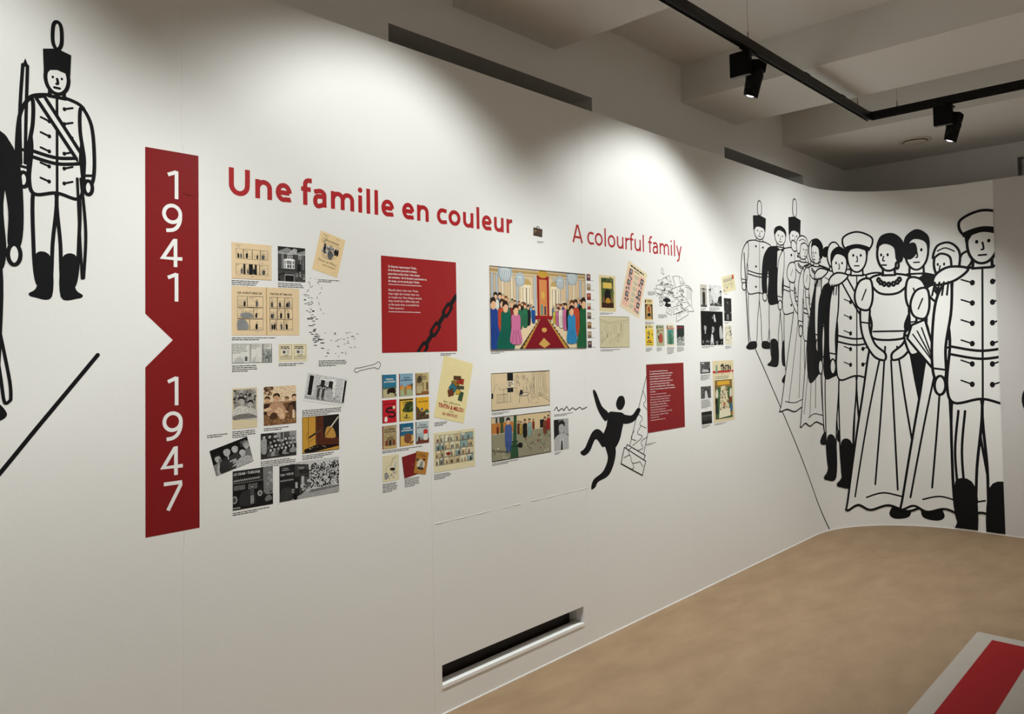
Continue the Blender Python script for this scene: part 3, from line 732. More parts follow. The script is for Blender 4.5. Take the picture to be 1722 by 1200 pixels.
def d(s):
    A = s.A; s.rect(0, 0, A, 1, hx('c08f3a')); s.rect(0, 0, .19, 1, hx('c39238')); s.line([(.19, .15), (.19, 1)], .012, BK)
    s.rect(.66, .28, A, 1, hx('221b1c')); s.poly([(.42, .24), (.42, 1), (.68, 1), (.68, .42), (A, .34), (A, .14), (.5, .14)], hx('532b1c')); s.line([(.52, .30), (.52, 1)], .008, hx('2a140d')); s.line([(.54, .30), (A, .22)], .008, hx('2a140d'))
    s.line([(.68, 1), (.68, .40), (A, .34)], .012, BK); s.poly([(.05, .05), (.06, .10), (.42, .20), (A, .14), (A, .10), (.3, .0), (.1, 0)], hx('1b1413')); mottled(s, 6, 9, (hx('c9b28a'),), .013, .2, .75, .10, .16)
    s.poly([(.72, .42), (.76, .62), (.84, .68), (.98, .64), (1.08, .36), (.80, .36)], hx('b88a44'), True); s.line([(.74, .42), (1.12, .84)], .02, BK); s.line([(.92, .66), (1.16, .92)], .04, hx('cfc8b8'))
    s.line([(.22, .42), (.42, .52)], .05, BK); s.line([(.42, .52), (.60, .60)], .03, hx('574a40')); s.line([(.16, .36), (.12, .5), (.2, .56)], .008, BK, smooth=True); s.line([(.2, .30), (.30, .34), (.40, .40)], .008, BK, smooth=True)
    s.frame(.004, .004, A-.004, .996, .010, BK)
sheet('comic_strip_print', 'ochre colour panel with a brown window frame and a struck dagger', 'print', 1.6189, 1.2783, .1618, .1362, 0, hx('c08f3a'), d, M_PRINT)
def d(s):
    A = s.A; s.rect(0, 0, A, 1, tone(.022)); s.poly([(.86, .28), (.84, 1), (A, 1), (A, .28)], tone(.22)); mottled(s, 7, 8, (tone(.30), tone(.36)), .06, .92, A-.03, .5, .85)
    s.rect(0, .70, .84, .98, tone(.045)); s.text('LE CRAB • THÉATRE', .03, .88, .06, tone(.6), .72, bold=.02); s.text('TINTIN', .12, .80, .07, tone(.006), .54, bold=.03); s.line([(.02+.018*k, .74+.022*((k*7) % 3-1)+.0004*k) for k in range(42)], .012, tone(.5))
    s.rect(.0, .665, .84, .69, tone(.16)); s.rect(.03, .50, .34, .62, tone(.16)); s.rect(.42, .48, .68, .62, tone(.14)); s.rect(.0, .40, .28, .46, tone(.02))
    s.poly([(.2, .1), (.22, .40), (.40, .46), (.58, .42), (.62, .1)], tone(.05), True); s.rect(.72, .3, .82, .56, tone(.03)); s.ell(.75, .34, .07, .075, tone(.40)); s.ell(.75, .34, .035, .04, tone(.12)); s.ell(.05, .26, .08, .10, tone(.3)); s.ell(.04, .26, .045, .06, tone(.08))
    pawn(s, .53, .30, .28, tone(.10), tone(.38), tone(.03)); s.rect(.49, .10, .52, .31, tone(.45)); s.rect(.54, .10, .57, .31, tone(.45)); mottled(s, 9, 12, (tone(.01), tone(.04)), .04, .86, A, .2, .36); s.poly([(.92, .1), (.9, .2), (1.02, .26), (1.1, .14)], tone(.2), True); s.rect(.01, .03, .2, .07, tone(.3))
sheet('photo_print', 'black and white photo of a lettered bus front with one person standing', 'photograph', 1.3391, 1.1109, .1536, .1368, 0, tone(.1), d, M_PHOTO)
def d(s):
    A = s.A; s.rect(0, 0, A, 1, tone(.55)); s.rect(0, 0, A, .18, tone(.38)); s.poly([(.9, .12), (A, .17), (A, .22), (.95, .2)], tone(.2))
    mottled(s, 51, 420, (tone(.02), tone(.02), tone(.05), tone(.55), tone(.35)), .026, .86, A-.01, .24, .80); mottled(s, 52, 40, (tone(.05), tone(.1)), .03, .9, A-.01, .78, .90)
    s.poly([(0, .05), (0, .94), (.40, .96), (.88, .90), (.92, .30), (.66, .12), (.3, .0), (0, 0)], tone(.030)); s.poly([(.46, .60), (.46, .92), (.88, .88), (.88, .62)], tone(.075))
    s.poly([(.60, .14), (.62, .58), (.90, .58), (.92, .30)], tone(.10)); s.rect(.66, .34, .74, .6, tone(.45)); mottled(s, 4, 13, (tone(.5), tone(.4)), .035, .66, .90, .24, .50)
    s.text('CRAB • THÉATRE', .02, .68, .055, tone(.5), .40, bold=.02); s.line([(.02+.014*k, .55+.02*((k*7) % 3-1)) for k in range(29)], .012, tone(.42)); s.text('Tintin', .55, .80, .07, tone(.5), .18, bold=.0); s.text('TINTIN', .58, .66, .11, tone(.012), .30, bold=.03)
    s.rect(.08, .82, .3, .835, tone(.5)); s.rect(.09, .87, .26, .885, tone(.5)); s.poly([(.05, .02), (.05, .3), (.2, .36), (.36, .3), (.36, .05)], tone(.06), True); s.rect(.47, .30, .54, .46, tone(.42)); s.ell(.40, .24, .045, .06, tone(.35)); s.ell(.40, .24, .02, .03, tone(.05)); s.ell(.47, .06, .06, .09, tone(.01))
sheet('photo_print', 'wide black and white photo of a lettered bus before a packed crowd', 'photograph', 1.5702, 1.1126, .2563, .1378, 0, tone(.2), d, M_PHOTO)
# --- red quotation square
def d(s):
    WH = (.80, .76, .73); y = .885
    for t in ("Si d'autres reprenaient Tintin,", "ils le feraient peut-être mieux,", "peut-être moins bien. Une chose", "est certaine : ils le feraient autrement et,", "du coup, ce ne serait plus Tintin."):
        s.text(t, .09, y, .0215, WH, None, 'l', .018); y -= .0375
    s.dashes(.09, y+.008, .44, 1, .014, WH, 3, .5, 1); y = .64
    for t in ('Should others take over Tintin,', 'they might do it better than me,', 'or maybe not. One thing is certain,', 'they would do it differently and,', "at the same time, it wouldn't be", 'Tintin anymore.'):
        s.text(t, .09, y, .0215, WH, None, 'l', 0); y -= .0375
    s.dashes(.09, y+.006, .42, 1, .014, WH, 4, .5, 1)
def d2(s):
    for k in range(6):                       # heavy plain chain running to the corner
        t = k/5.6; x, y = .54+.50*t, .03+.60*t; dx, dy = .64, .77; w_ = .052 if k % 2 == 0 else .026
        P = lambda u, v: (x+dx*u-dy*v, y+dy*u+dx*v)
        s.poly([P(-.085, -w_*.6), P(-.06, -w_), P(.06, -w_), P(.085, -w_*.6), P(.085, w_*.6), P(.06, w_), P(-.06, w_), P(-.085, w_*.6)], BK, True)
        if k % 2 == 0: s.poly([P(-.04, -w_*.3), P(.04, -w_*.3), P(.04, w_*.3), P(-.04, w_*.3)], hx('9b181b'), True)
sheet('quote_panel', 'red square panel with white quotation and a black chain in its corner', 'panel', 2.1225, 1.785, .4203, .4049, 0, hx('9b181b'), d, M_PRINT, part='printed_text', draw2=d2, part2='printed_chain')
# --- nine book covers
def cover(idx, lab, cx, cz, spine, bg, draw, title_, tcol, ty, tw):
    def d(s):
        A = s.A; s.rect(0, 0, A, 1, bg); draw(s, A); s.rect(0, 0, .045, 1, spine); s.dashes(.16, .915, A-.3, 1, .018, BK, idx)
        for k, t in enumerate(title_): s.text(t, A/2+.02, ty-.105*k, .062, tcol, tw[k], 'c', .03)
    sheet('book_cover', lab, 'book cover', cx, cz, .0738, .0950, 0, bg, d, M_PRINT, t=.0003)
RS, DS = hx('7c1f1c'), hx('5c4a40')
def c1(s, A):
    s.rect(0, 0, A, .40, hx('b8ad85')); s.poly([(0, .40), (.2, .48), (.5, .45), (A, .50), (A, .38), (0, .36)], hx('4a6a66')); s.poly([(.3, .22), (.32, .36), (.6, .42), (.72, .34), (.7, .2)], hx('2b1c18'), True); s.ell(.33, .2, .06, .06, BK); s.ell(.66, .2, .06, .06, BK); s.poly([(.66, .06), (.7, .12), (A, .14), (A, .06)], hx('27362c'), True)
cover(1, 'blue topped book cover with white title and a dark vehicle shape', 1.9472, 1.4443, DS, hx('2f7391'), c1, ('TINTIN', 'AU CONGO'), hx('ece4cf'), .76, (.4, .62))
def c2(s, A):
    s.rect(0, 0, A, .44, hx('a3ad84')); s.poly([(.5, .42), (.62, .50), (A, .56), (A, .4)], hx('3d5a48')); 
    for x in (.14, .5, .62): s.poly([(x-.12, .30), (x, .54), (x+.12, .30)], hx('d98a2e')); s.poly([(x-.04, .43), (x, .54), (x+.04, .43)], hx('b33a22'))
    s.rect(.28, .06, .42, .42, hx('9a7c4a')); s.rect(.70, .24, .74, .40, BK)
cover(2, 'pale blue book cover with black title over orange tents', 2.0358, 1.4454, RS, hx('86a9bd'), c2, ('TINTIN', 'EN AMÉRIQUE'), BK, .78, (.36, .6))
def c3(s, A):
    s.rect(0, 0, A, .16, hx('8a5a34')); s.rect(.05, .40, .42, .95, hx('a6946a')); s.rect(.05, .08, .34, .38, hx('b5a880')); s.rect(.62, .2, .74, .56, hx('6e5638')); s.poly([(.1, .55), (.12, .8), (.3, .86), (.36, .6)], hx('4e4432'), True); s.rect(.42, .18, .46, .56, hx('4c3a28'))
cover(3, 'tan book cover with stone wall blocks and black title', 2.1246, 1.4452, hx('6f4a30'), hx('c2ae7c'), c3, ('LES CIGARES', 'DU PHARAON'), BK, .80, (.42, .5))
def c4(s, A):
    s.line([(.62, .62), (.36, .64), (.22, .54), (.34, .46), (.58, .46), (.70, .34), (.56, .24), (.34, .30)], .085, BK, smooth=True); s.ell(.64, .66, .08, .075, hx('d8cfa8')); s.poly([(.14, .06), (.12, .18), (.17, .27), (.25, .26), (.28, .16), (.25, .06)], hx('e4ded0'), True)
cover(4, 'bright red book cover with a black wave and black title', 1.9464, 1.3392, DS, hx('bb1f2b'), c4, ('LE LOTUS BLEU',), BK, .79, (.6,))
def c5(s, A):
    s.rect(0, 0, A, .40, hx('c9ae4c')); s.poly([(.2, .42), (.26, .62), (.42, .80), (.66, .86), (A, .78), (A, .40)], hx('3f4a26'), True); mottled(s, 2, 16, (hx('59652f'), hx('2f381e')), .07, .3, A, .46, .78); s.poly([(.22, .22), (.34, .15), (.62, .14), (.72, .20), (.6, .12), (.3, .11)], BK); s.rect(.36, .16, .44, .30, hx('4a3c22'))
    s.rect(.05, .91, A, .97, hx('2d2b22'))
cover(5, 'yellow book cover with a green tree mass over water', 2.0357, 1.3397, RS, hx('ddb347'), c5, ("L'OREILLE", 'CASSÉE'), hx('26301a'), .80, (.5, .42))
def c6(s, A):
    s.poly([(0, 0), (0, .66), (.16, .52), (.3, .36), (.5, .28), (.7, .2), (A, .14), (A, 0)], hx('5a4530')); mottled(s, 4, 20, (hx('6b553c'), hx('46362a')), .06, 0, .6, .02, .34); s.poly([(.30, .40), (.32, .5), (.38, .52), (.42, .42)], hx('2b5a86'), True); s.poly([(.46, .34), (.58, .42), (.66, .46), (.74, .36), (A, .34), (A, .28), (.6, .28)], hx('46583f')); s.rect(.56, .2, A, .28, hx('b9b8a4'))
cover(6, 'golden yellow book cover with a dark rocky slope', 2.1242, 1.3401, hx('6a4a30'), hx('e0a92c'), c6, ("L'ILE NOIRE",), BK, .77, (.58,))
def c7(s, A):
    for r in range(10):
        for k in range(5): s.rect(.06+.15*k+(.05 if r % 2 else 0), .06+.092*r, .06+.15*k+.135+(.05 if r % 2 else 0), .06+.092*r+.08, hx('a8946c') if (r+k) % 3 else hx('b5a27a'))
    s.ell(.43, .36, .22, .18, hx('7f6c4c')); s.rect(.21, .06, .65, .36, hx('7f6c4c')); s.rect(.36, .04, .48, .36, hx('3a3026')); s.rect(.16, .14, .28, .36, hx('7d3a2a')); s.rect(.58, .14, .70, .36, hx('7d3a2a')); s.rect(.05, 0, A, .12, hx('c0a66a'))
cover(7, 'beige stone block book cover with an arch and black title', 1.9455, 1.2327, RS, hx('9a8660'), c7, ('LE SCEPTRE', "D'OTTOKAR"), hx('1d1812'), .80, (.55, .58))
def c8(s, A):
    s.rect(0, 0, A, .44, hx('cfa455')); s.rect(.05, .43, A, .47, hx('8f8a6a')); s.poly([(.26, .2), (.28, .46), (.42, .54), (.62, .5), (.66, .26), (.5, .1)], hx('7a4a30'), True); s.rect(.40, .1, .44, .3, hx('6a3e28')); s.poly([(.55, .1), (.78, .2), (.82, .16), (.62, .06)], hx('3a3028'))
cover(8, 'deep blue and sand book cover with white title', 2.0354, 1.2349, hx('54302a'), hx('24607f'), c8, ('LE CRABE', "AUX PINCES D'OR"), hx('ece6d6'), .75, (.42, .64))
def c9(s, A):
    s.rect(.04, .24, A, .48, hx('9fb0b3')); s.poly([(.05, 0), (.05, .12), (.3, .16), (.5, .2), (A, .22), (A, 0)], hx('6d3a2a')); s.ell(.58, .52, .14, .12, hx('c23a34')); s.rect(.47, .14, .69, .42, hx('dcd8ca')); s.poly([(.12, .1), (.14, .26), (.22, .34), (.28, .14)], hx('54342a'), True); s.rect(.32, .18, .38, .27, hx('4a3c3c'))
cover(9, 'pale grey book cover with a red dome shape and black title', 2.1218, 1.2358, hx('4a3a34'), hx('b7c1bf'), c9, ("L'ÉTOILE", 'MYSTÉRIEUSE'), BK, .80, (.44, .6))
# --- prints right of the covers
def d(s):
    A = s.A; RB = hx('a01d1a')
    for k, (x, y, w_, h_, c, r) in enumerate([(.34, .60, .17, .10, '8a6a2c', .2), (.44, .66, .15, .09, 'b33a26', 0), (.30, .52, .15, .12, '2f6a78', -.5), (.46, .56, .16, .05, '4a4a3a', .1), (.36, .70, .16, .06, '5a3a22', .15), (.50, .42, .09, .15, '3c5236', -.1), (.27, .44, .12, .11, '6a3a24', .4), (.42, .48, .10, .07, 'c9a53a', .3)]):
        P = [(math.cos(r)*a-math.sin(r)*b+x, math.sin(r)*a+math.cos(r)*b+y) for a, b in ((-w_/2, -h_/2), (w_/2, -h_/2), (w_/2, h_/2), (-w_/2, h_/2))]
        s.poly(P, hx(c)); s.line(P, .005, BK, True)
    s.text('it', .46, .635, .05, BK, .05, 'c')
    s.text('les albums', A/2, .262, .042, BK, .36, 'c', 0); s.text('TINTIN & MILOU', A/2, .175, .062, RB, .56, 'c', .04); s.text('sont', A/2+.02, .128, .03, BK, .10, 'c', 0); s.text('EN VENTE ICI', A/2, .065, .042, RB, .32, 'c', .03)
sheet('poster', 'tilted pale yellow poster with red and black lettering under tumbling books', 'poster', 2.3091, 1.4097, .1828, .2774, -13.5, hx('e6d6a0'), d, M_AGED, t=.0003)
def d(s):
    A = s.A; PAL = [hx(c) for c in ('d9d0b0', 'c9c3a4', '8aa19c', 'd8cba6', 'c8b48a', 'e0d8bc', '6f8a86')]
    panels(s, .06, .17, A*.50-.01, .92, [[.24, .24, .26, .26], [.25, .2, .3, .25], [.28, .17, .33, .22], [.2, .22, .3, .28]], .014, .006, CREAM, 61, .7, PAL)
    panels(s, A*.50+.02, .17, A-.06, .92, [[.28, .36, .36], [.26, .42, .32], [.3, .3, .4], [.24, .4, .36]], .014, .006, CREAM, 62, .6, PAL)
    s.rect(.42, .40, .56, .47, hx('8e2a24')); s.dashes(A*.25, .12, .02, 1, .02, GY, 1); s.dashes(A*.75, .12, .02, 1, .02, GY, 1); s.dashes(A*.6, .955, .12, 1, .018, GY, 1)
sheet('comic_page', 'cream double page of many small coloured panels under the yellow poster', 'print', 2.3088, 1.1391, .2489, .1735, 0, hx('ded3ac'), d, M_AGED)
def d(s):
    A = s.A; s.frame(.07, .07, A-.07, .93, .006, LG)
    s.line([(.16, .35), (.2, .56), (.38, .66), (.48, .84), (A-.12, .9)], .012, GY, smooth=True); s.line([(.36, .48), (.46, .7), (.56, .88)], .012, GY, smooth=True); s.poly([(.34, .44), (.42, .50), (.56, .48), (.6, .42), (.5, .38)], BK, True)
    s.poly([(.10, .1), (.10, .30), (.2, .34), (.3, .22), (.24, .12)], MG, True); mottled(s, 6, 26, (LG, MG, GY), .03, .12, A-.12, .10, .34); s.poly([(.54, .5), (.58, .66), (.66, .72), (.64, .52)], LG, True)
    for k in range(3): s.line([(.14+.07*k, .70+.03*k), (.18+.07*k, .73+.03*k)], .008, GY)
sheet('comic_page', 'small cream ink drawing page under the nine book covers', 'print', 1.9506, 1.1047, .0849, .1079, 0, hx('ded2ac'), d, M_AGED)
def d(s): s.rect(.52, .5, .58, .55, hx('a8605a')); s.rect(0, 0, .02, 1, hx('4d0d10'))
sheet('book_cover', 'plain dark red book board beside the small brown book', 'book cover', 2.0565, 1.1024, .0846, .0919, 7.9, hx('7a151a'), d, M_PRINT, t=.0005)
def d(s):
    A = s.A; s.text('LE SECRET DE', A/2, .86, .035, BK, .36, 'c', .02); s.text('LA LICORNE', A/2, .78, .05, BK, .48, 'c', .03); s.ell(A/2, .40, .24, .26, hx('cfcab4')); s.poly([(.2, .22), (.22, .3), (.5, .3), (.56, .22), (.4, .16)], hx('3c352a'), True); s.poly([(.3, .3), (.36, .52), (.46, .58), (.48, .3)], hx('8a8676'), True); s.rect(.44, .60, .60, .70, hx('5c2a20'))
    s.poly([(.08, .56), (.06, .66), (.16, .68), (.22, .58)], hx('4c463c'), True); s.rect(0, 0, .03, 1, hx('5e3a1c'))
sheet('book_cover', 'small brown book cover with a pale oval, leaning over the red board', 'book cover', 2.1123, 1.1068, .0700, .0937, -11.7, hx('b27a30'), d, M_PRINT, t=.0003, d=.0009)
# --- wide palace print: a plain hall with rows of guests
def d(s):
    A = s.A; rn = random.Random(77); s.rect(0, 0, A, 1, hx('d9c3a0')); s.rect(0, .62, A, 1, hx('cdb592')); s.rect(0, .935, A, .97, hx('a98f5c')); s.rect(0, .905, A, .915, hx('a98f5c'))
    for x in (.02, .10, .20, .36, .46, .78, 1.16, 1.26, 1.42, 1.56, 1.70): 
        s.rect(x, .45, x+.045, .92, hx('aeb4b8') if int(x*50) % 2 else hx('e0ceb0')); s.line([(x, .45), (x, .92)], .005, GY); s.line([(x+.045, .45), (x+.045, .92)], .005, GY)
    for x in (.64, 1.20): s.rect(x-.09, .50, x+.09, .80, hx('e3d3b4')); s.ell(x, .80, .09, .075, hx('b79a5e'), 14, 0, math.pi); s.frame(x-.06, .52, x+.0, .76, .006, GY); s.frame(x+.01, .52, x+.065, .76, .006, GY)
    for x, y, r in ((.27, .94, .13), (.53, .86, .09), (1.30, .86, .09), (1.55, .95, .12)):
        s.ell(x, y, r, r*1.0, hx('a7b2b8')); s.ell(x, y-.02, r*.75, r*.7, hx('c3cbcd'))
        for k in range(7): s.line([(x-r+.3*r*k, y+.02), (x-r*.6+.2*r*k, y-r*.9)], .006, hx('5f6a70'))
    s.rect(.845, .40, 1.075, .93, hx('8a1a20')); s.rect(.885, .40, 1.035, .88, hx('c9824c')); s.ell(.96, .95, .10, .05, hx('b98f36')); s.rect(.79, .37, 1.13, .42, hx('8a1a20')); s.ell(.96, .68, .035, .05, hx('c9a24a')); s.rect(.915, .43, .95, .56, hx('4c8a8a')); s.rect(.98, .43, 1.01, .54, hx('2a3450'))
    s.poly([(.50, 0), (.88, .38), (1.05, .38), (1.48, 0)], hx('2c2016')); s.poly([(.53, 0), (.885, .38), (1.045, .38), (1.45, 0)], hx('b5893f')); s.poly([(.60, 0), (.90, .38), (1.03, .38), (1.38, 0)], hx('7a1420'))
    for k in range(9):
        t = k/9; s.rect(.545+.335*t, .38*t+.008, .565+.335*t, .38*t+.028, BK); s.rect(1.43-.385*t, .38*t+.008, 1.45-.385*t, .38*t+.028, BK)
    s.poly([(.86, .06), (.96, .14), (1.08, .06), (.97, .01)], hx('c79c52')); s.ell(.97, .24, .05, .03, hx('c79c52'))
    cols = ['1f4f8f', '2a6a4a', 'c06a92', '7fa8c0', 'b5452a', '3a2a5a', '5a8a3a', '1c1a1c', 'd8d2c4', 'c9b23a', '0f5a48', '7a2a2a', '4a7a9a']
    skin = hx('dcae88')
    def row(n, xa, xb, ya, yb, ha, hb):
        for k in range(n):
            t = k/(n-1); h_ = ha+(hb-ha)*t
            pawn(s, xa+(xb-xa)*t+rn.uniform(-.015, .015), ya+(yb-ya)*t, h_*rn.uniform(.94, 1.06), hx(rn.choice(cols)), skin, hx(rn.choice(('1a1412', '6a3418', '3a2a1c', 'b09a78'))), 0, .005)
    row(12, .72, .10, .40, .34, .16, .34); row(10, 1.16, 1.72, .40, .33, .16, .34); row(8, .76, .20, .33, .16, .20, .46); row(7, 1.18, 1.60, .33, .18, .20, .46)
    for x, c, h_ in ((.05, '1f3f86', .66), (.26, '0f5a48', .62), (.44, 'c06a92', .58), (1.78, '1f5a34', .72), (1.52, '2f7fb0', .60)): 
        s.poly([(x-.15, 0) if h_ > .6 else (x-.10, .08), (x-.08, h_*.45), (x-.07, h_*.72), (x+.07, h_*.72), (x+.08, h_*.45), (x+.15, 0) if h_ > .6 else (x+.10, .08)], hx(c), True); s.ell(x, h_*.82, .045, .065, skin); s.poly([(x-.05, h_*.82), (x-.045, h_*.92), (x+.02, h_*.95), (x+.05, h_*.86), (x, h_*.88)], hx('2a1a14'), True)
        for k in (-.05, .0, .05): s.line([(x+k*.6, h_*.4), (x+k*1.8, .06)], .005, BK)
    s.frame(.003, .003, A-.003, .997, .006, GY)
sheet('art_print', 'wide colour print of a palace hall with a red carpet between rows of guests', 'print', 2.9142, 1.7866, .7372, .4026, 0, hx('d9c3a0'), d, M_PRINT)
FH = ('1c1614', 'b8a67a', '7a2418', 'd2c8b4', '3a2a20', '8a6a34', '4a3a30', '2a1c18')
FL = ('black haired portrait vignette beside the top of the palace print', 'blond portrait vignette in the column beside the palace print', 'red haired portrait vignette in the column beside the palace print', 'white haired portrait vignette in the column beside the palace print',
      'dark brown haired portrait vignette in the column beside the palace print', 'tawny haired portrait vignette in the column beside the palace print', 'grey brown haired portrait vignette in the column beside the palace print', 'darkest portrait vignette beside the foot of the palace print')
for i, z in enumerate((1.9723, 1.9194, 1.8662, 1.8139, 1.7619, 1.7096, 1.6572, 1.6045)):
    def d(s, i=i):
        s.rect(0, 0, s.A, 1, hx(('8a6a6a', 'a89a8a', '9a4a3a', 'c8b8a0', '9a8a7a', 'a0805a', 'b09a86', '6a5a5a')[i])); bust(s, s.A*.5, -.1, 1.02, hx(('5a3a4a', '8a7a5a', '7a2a2a', '8a3a3a', '5a4a4a', '6a4a2a', '7a6a5a', '4a3a4a')[i]), hx('d9a98a'), hx(FH[i]))
    sheet('portrait_vignette', FL[i], 'print', 3.3135, z, .0355, .0372, 0, hx('c0a890'), d, M_PRINT)
    caption('one line name caption right of the %s vignette' % FL[i].split(' portrait')[0], 3.337, z-.012, .034+.006*(i % 3), 1, .0055, i)
def d(s):
    A = s.A; s.rect(.09, .10, A-.10, .93, hx('4c5a30')); mottled(s, 8, 40, (hx('5c6a38'), hx('3a4626'), hx('6a6a3c')), .06, .12, A-.13, .3, .9); s.rect(.09, .10, A-.10, .24, hx('3c2016')); s.ell(A/2, .46, .15, .16, hx('1a1612')); s.rect(A/2-.15, .22, A/2+.15, .46, hx('1a1612')); s.rect(.17, .64, A-.18, .80, hx('d9b95a')); s.poly([(A/2-.1, .24), (A/2-.08, .34), (A/2+.02, .38), (A/2+.1, .34), (A/2+.12, .24)], hx('b8882c'), True)
    for x in (A/2-.19, A/2+.16): s.rect(x, .24, x+.04, .44, hx('9a5a34'))
sheet('book_cover', 'cream bordered cover design with a dark green archway and blank yellow plate', 'print', 3.4863, 1.8905, .1539, .2031, 0, hx('dccb98'), d, M_AGED)
def d(s):
    A = s.A; I = hx('6a6656')
    for k in range(8): s.line([(.06+.11*k, .48), (.06+.11*k, .86-.02*k)], .006, I); s.line([(A-.06-.13*k, .45), (A-.06-.13*k, .88)], .004, I)
    s.line([(0, .90), (.5, .80), (.98, .84), (A, .90)], .008, I); s.line([(0, .84), (.5, .76), (A, .82)], .005, I)
    for x in (.35, .82, 1.25): s.line([(x-.06, .50), (x-.06, .66), (x, .72), (x+.06, .66), (x+.06, .50)], .005, I, smooth=True)
    s.rect(1.10, .50, 1.2, .80, hx('b4a88a')); rn = random.Random(4)
    for k in range(60):
        x, y = rn.uniform(.04, 1.05), rn.uniform(.12, .46); s.line([(x, y), (x+rn.uniform(-.03, .03), y+rn.uniform(.04, .12)), (x+rn.uniform(.0, .06), y)], .004, I)
    for k in range(5): s.line([(.2+.22*k, .02), (1.1+.04*k, .46)], .004, I)
    s.frame(.006, .006, A-.006, .994, .006, I)
sheet('pencil_drawing', 'pale pencil sketch of a hall interior under the green archway cover', 'drawing', 3.5493, 1.673, .285, .177, 0, hx('cfc5a2'), d, M_AGED)
def d(s):
    A = s.A; s.rect(.05, .06, .27, .86, hx('e6b7a4')); s.rect(A-.26, .06, A-.05, .86, hx('e6b7a4')); s.dashes(.10, .915, .50, 1, .045, BK, 5, .7, 1); s.rect(.26, .865, .44, .88, BK)
    for k in range(6): s.dashes(.30, .80-.125*k, .16, 6, .0165, MG, k, .45)
    for x, y in ((.10, .76), (.09, .52), (.10, .27)): s.rect(x, y, x+.10, y+.11, BK); s.ell(x+.055, y+.06, .03, .04, tone(.4)); mottled(s, int(y*50), 7, (GY, MG), .025, x, x+.12, y-.10, y-.02)
    for x, y in ((A-.18, .70), (A-.19, .44), (A-.17, .18)): s.rect(x, y, x+.10, y+.12, BK); s.ell(x+.05, y+.06, .03, .04, tone(.4)); mottled(s, int(y*50), 7, (GY, MG), .025, x-.03, x+.12, y-.09, y-.02)
sheet('magazine_page', 'tilted cream magazine page with two pink columns of portraits', 'print', 3.7472, 1.9239, .2034, .2875, -20.0, hx('e3d2ae'), d, M_AGED)
def mag(lab, cx, cz, paper, draw, mcol=BK, band=None):
    def d(s):
        A = s.A; draw(s, A)
        if band: s.rect(0, .80, A, .84, hx(band))
        s.rect(.04, .82, .13, .95, mcol); s.text('TINTIN', A*.56, .86, .075, mcol, .36, 'c', .03)
    sheet('magazine_cover', lab, 'magazine', cx, cz, .0900, .1295, 0, hx(paper), d, M_PRINT)
def m1(s, A): s.rect(.04, .06, A-.05, .75, BK); s.poly([(.12, .06), (.12, .62), (.25, .74), (.45, .74), (A-.13, .62), (A-.13, .06)], hx('b98f58')); s.rect(A/2-.05, .40, A/2+.07, .62, hx('8a1f1c')); s.poly([(A/2-.12, .2), (A/2-.08, .32), (A/2+.08, .34), (A/2+.14, .2)], BK, True)
mag('small magazine cover with a dark arched picture, above the yellow one', 3.9013, 1.8087, 'd9c48a', m1)
def m2(s, A): s.rect(.02, .04, A-.02, .78, hx('e2bf3c')); mottled(s, 3, 12, (BK, hx('3a5a6a'), BK), .05, .1, A-.1, .36, .70); s.rect(.2, .24, .46, .29, hx('b3361c')); s.dashes(.12, .15, .44, 1, .09, BK, 4, .7, 1); s.rect(.1, .06, A-.1, .08, BK)
mag('small bright yellow magazine cover in the row of four', 3.9023, 1.6524, 'e3cf8c', m2)
def m3(s, A): s.poly([(.2, .2), (.22, .44), (.36, .62), (.52, .52), (.56, .24), (.4, .14)], hx('a8503a'), True); s.rect(.14, .34, .22, .5, BK); mottled(s, 6, 8, (hx('c06a3a'), hx('8a6a4a')), .05, .1, A-.1, .64, .8)
mag('small sage green magazine cover with a rust shape in the row of four', 4.0216, 1.6522, 'a9b08c', m3)
def m4(s, A): s.rect(.07, .06, A-.06, .78, hx('4f8a82')); mottled(s, 9, 26, (hx('3f7a5a'), hx('6a9a8a'), hx('4a6a3a')), .07, .1, A-.1, .1, .62); s.poly([(.24, .1), (.28, .56), (.34, .66), (.4, .56), (.46, .1)], hx('3d6b4c'), True)
mag('small teal magazine cover with a red band in the row of four', 4.1372, 1.6547, 'e0cfae', m4, BK, 'b5382c')
def m5(s, A): s.rect(0, 0, A, 1, hx('2c3230')); s.poly([(0, .02), (0, .30), (.25, .44), (.5, .40), (A, .5), (A, .02)], hx('9aa09a'), True); mottled(s, 5, 16, (hx('4a4f4c'), hx('c6c8c0'), hx('3a2a26')), .05, .05, A-.05, .05, .4)
mag('small near black magazine cover with a red masthead in the row of four', 4.2584, 1.6518, '2c3230', m5, hx('a8262c'))
# --- photographs beside the drawn crowd
def d(s):
    A = s.A; W = lambda g: tone(g, .7); s.rect(0, 0, A, 1, W(.30)); s.rect(0, .80, A, 1, W(.48)); s.rect(0, .78, A, .81, W(.06)); s.rect(.05, .10, .16, .78, W(.55)); s.rect(.40, .1, .5, .78, W(.5)); s.rect(0, 0, A, .1, W(.12)); pawn(s, A*.52, .10, .74, W(.05), W(.35), W(.03))
sheet('photo_print', 'narrow brown toned photo of a standing person beside the bright photo', 'photograph', 4.5621, 1.9173, .0832, .1507, 0, tone(.3, .7), d, M_PHOTO)
def d(s):
    A = s.A; s.rect(0, 0, A, 1, tone(.62)); mottled(s, 5, 40, (tone(.5), tone(.66), tone(.7)), .08, .1, A-.1, .3, 1); bust(s, .12, .2, .62, tone(.5), tone(.45), tone(.01)); bust(s, A-.1, .15, .62, tone(.03), tone(.45), tone(.02)); s.rect(.1, 0, A, .12, tone(.12)); mottled(s, 6, 20, (tone(.02), tone(.4), tone(.2)), .06, .3, A-.05, .02, .26)
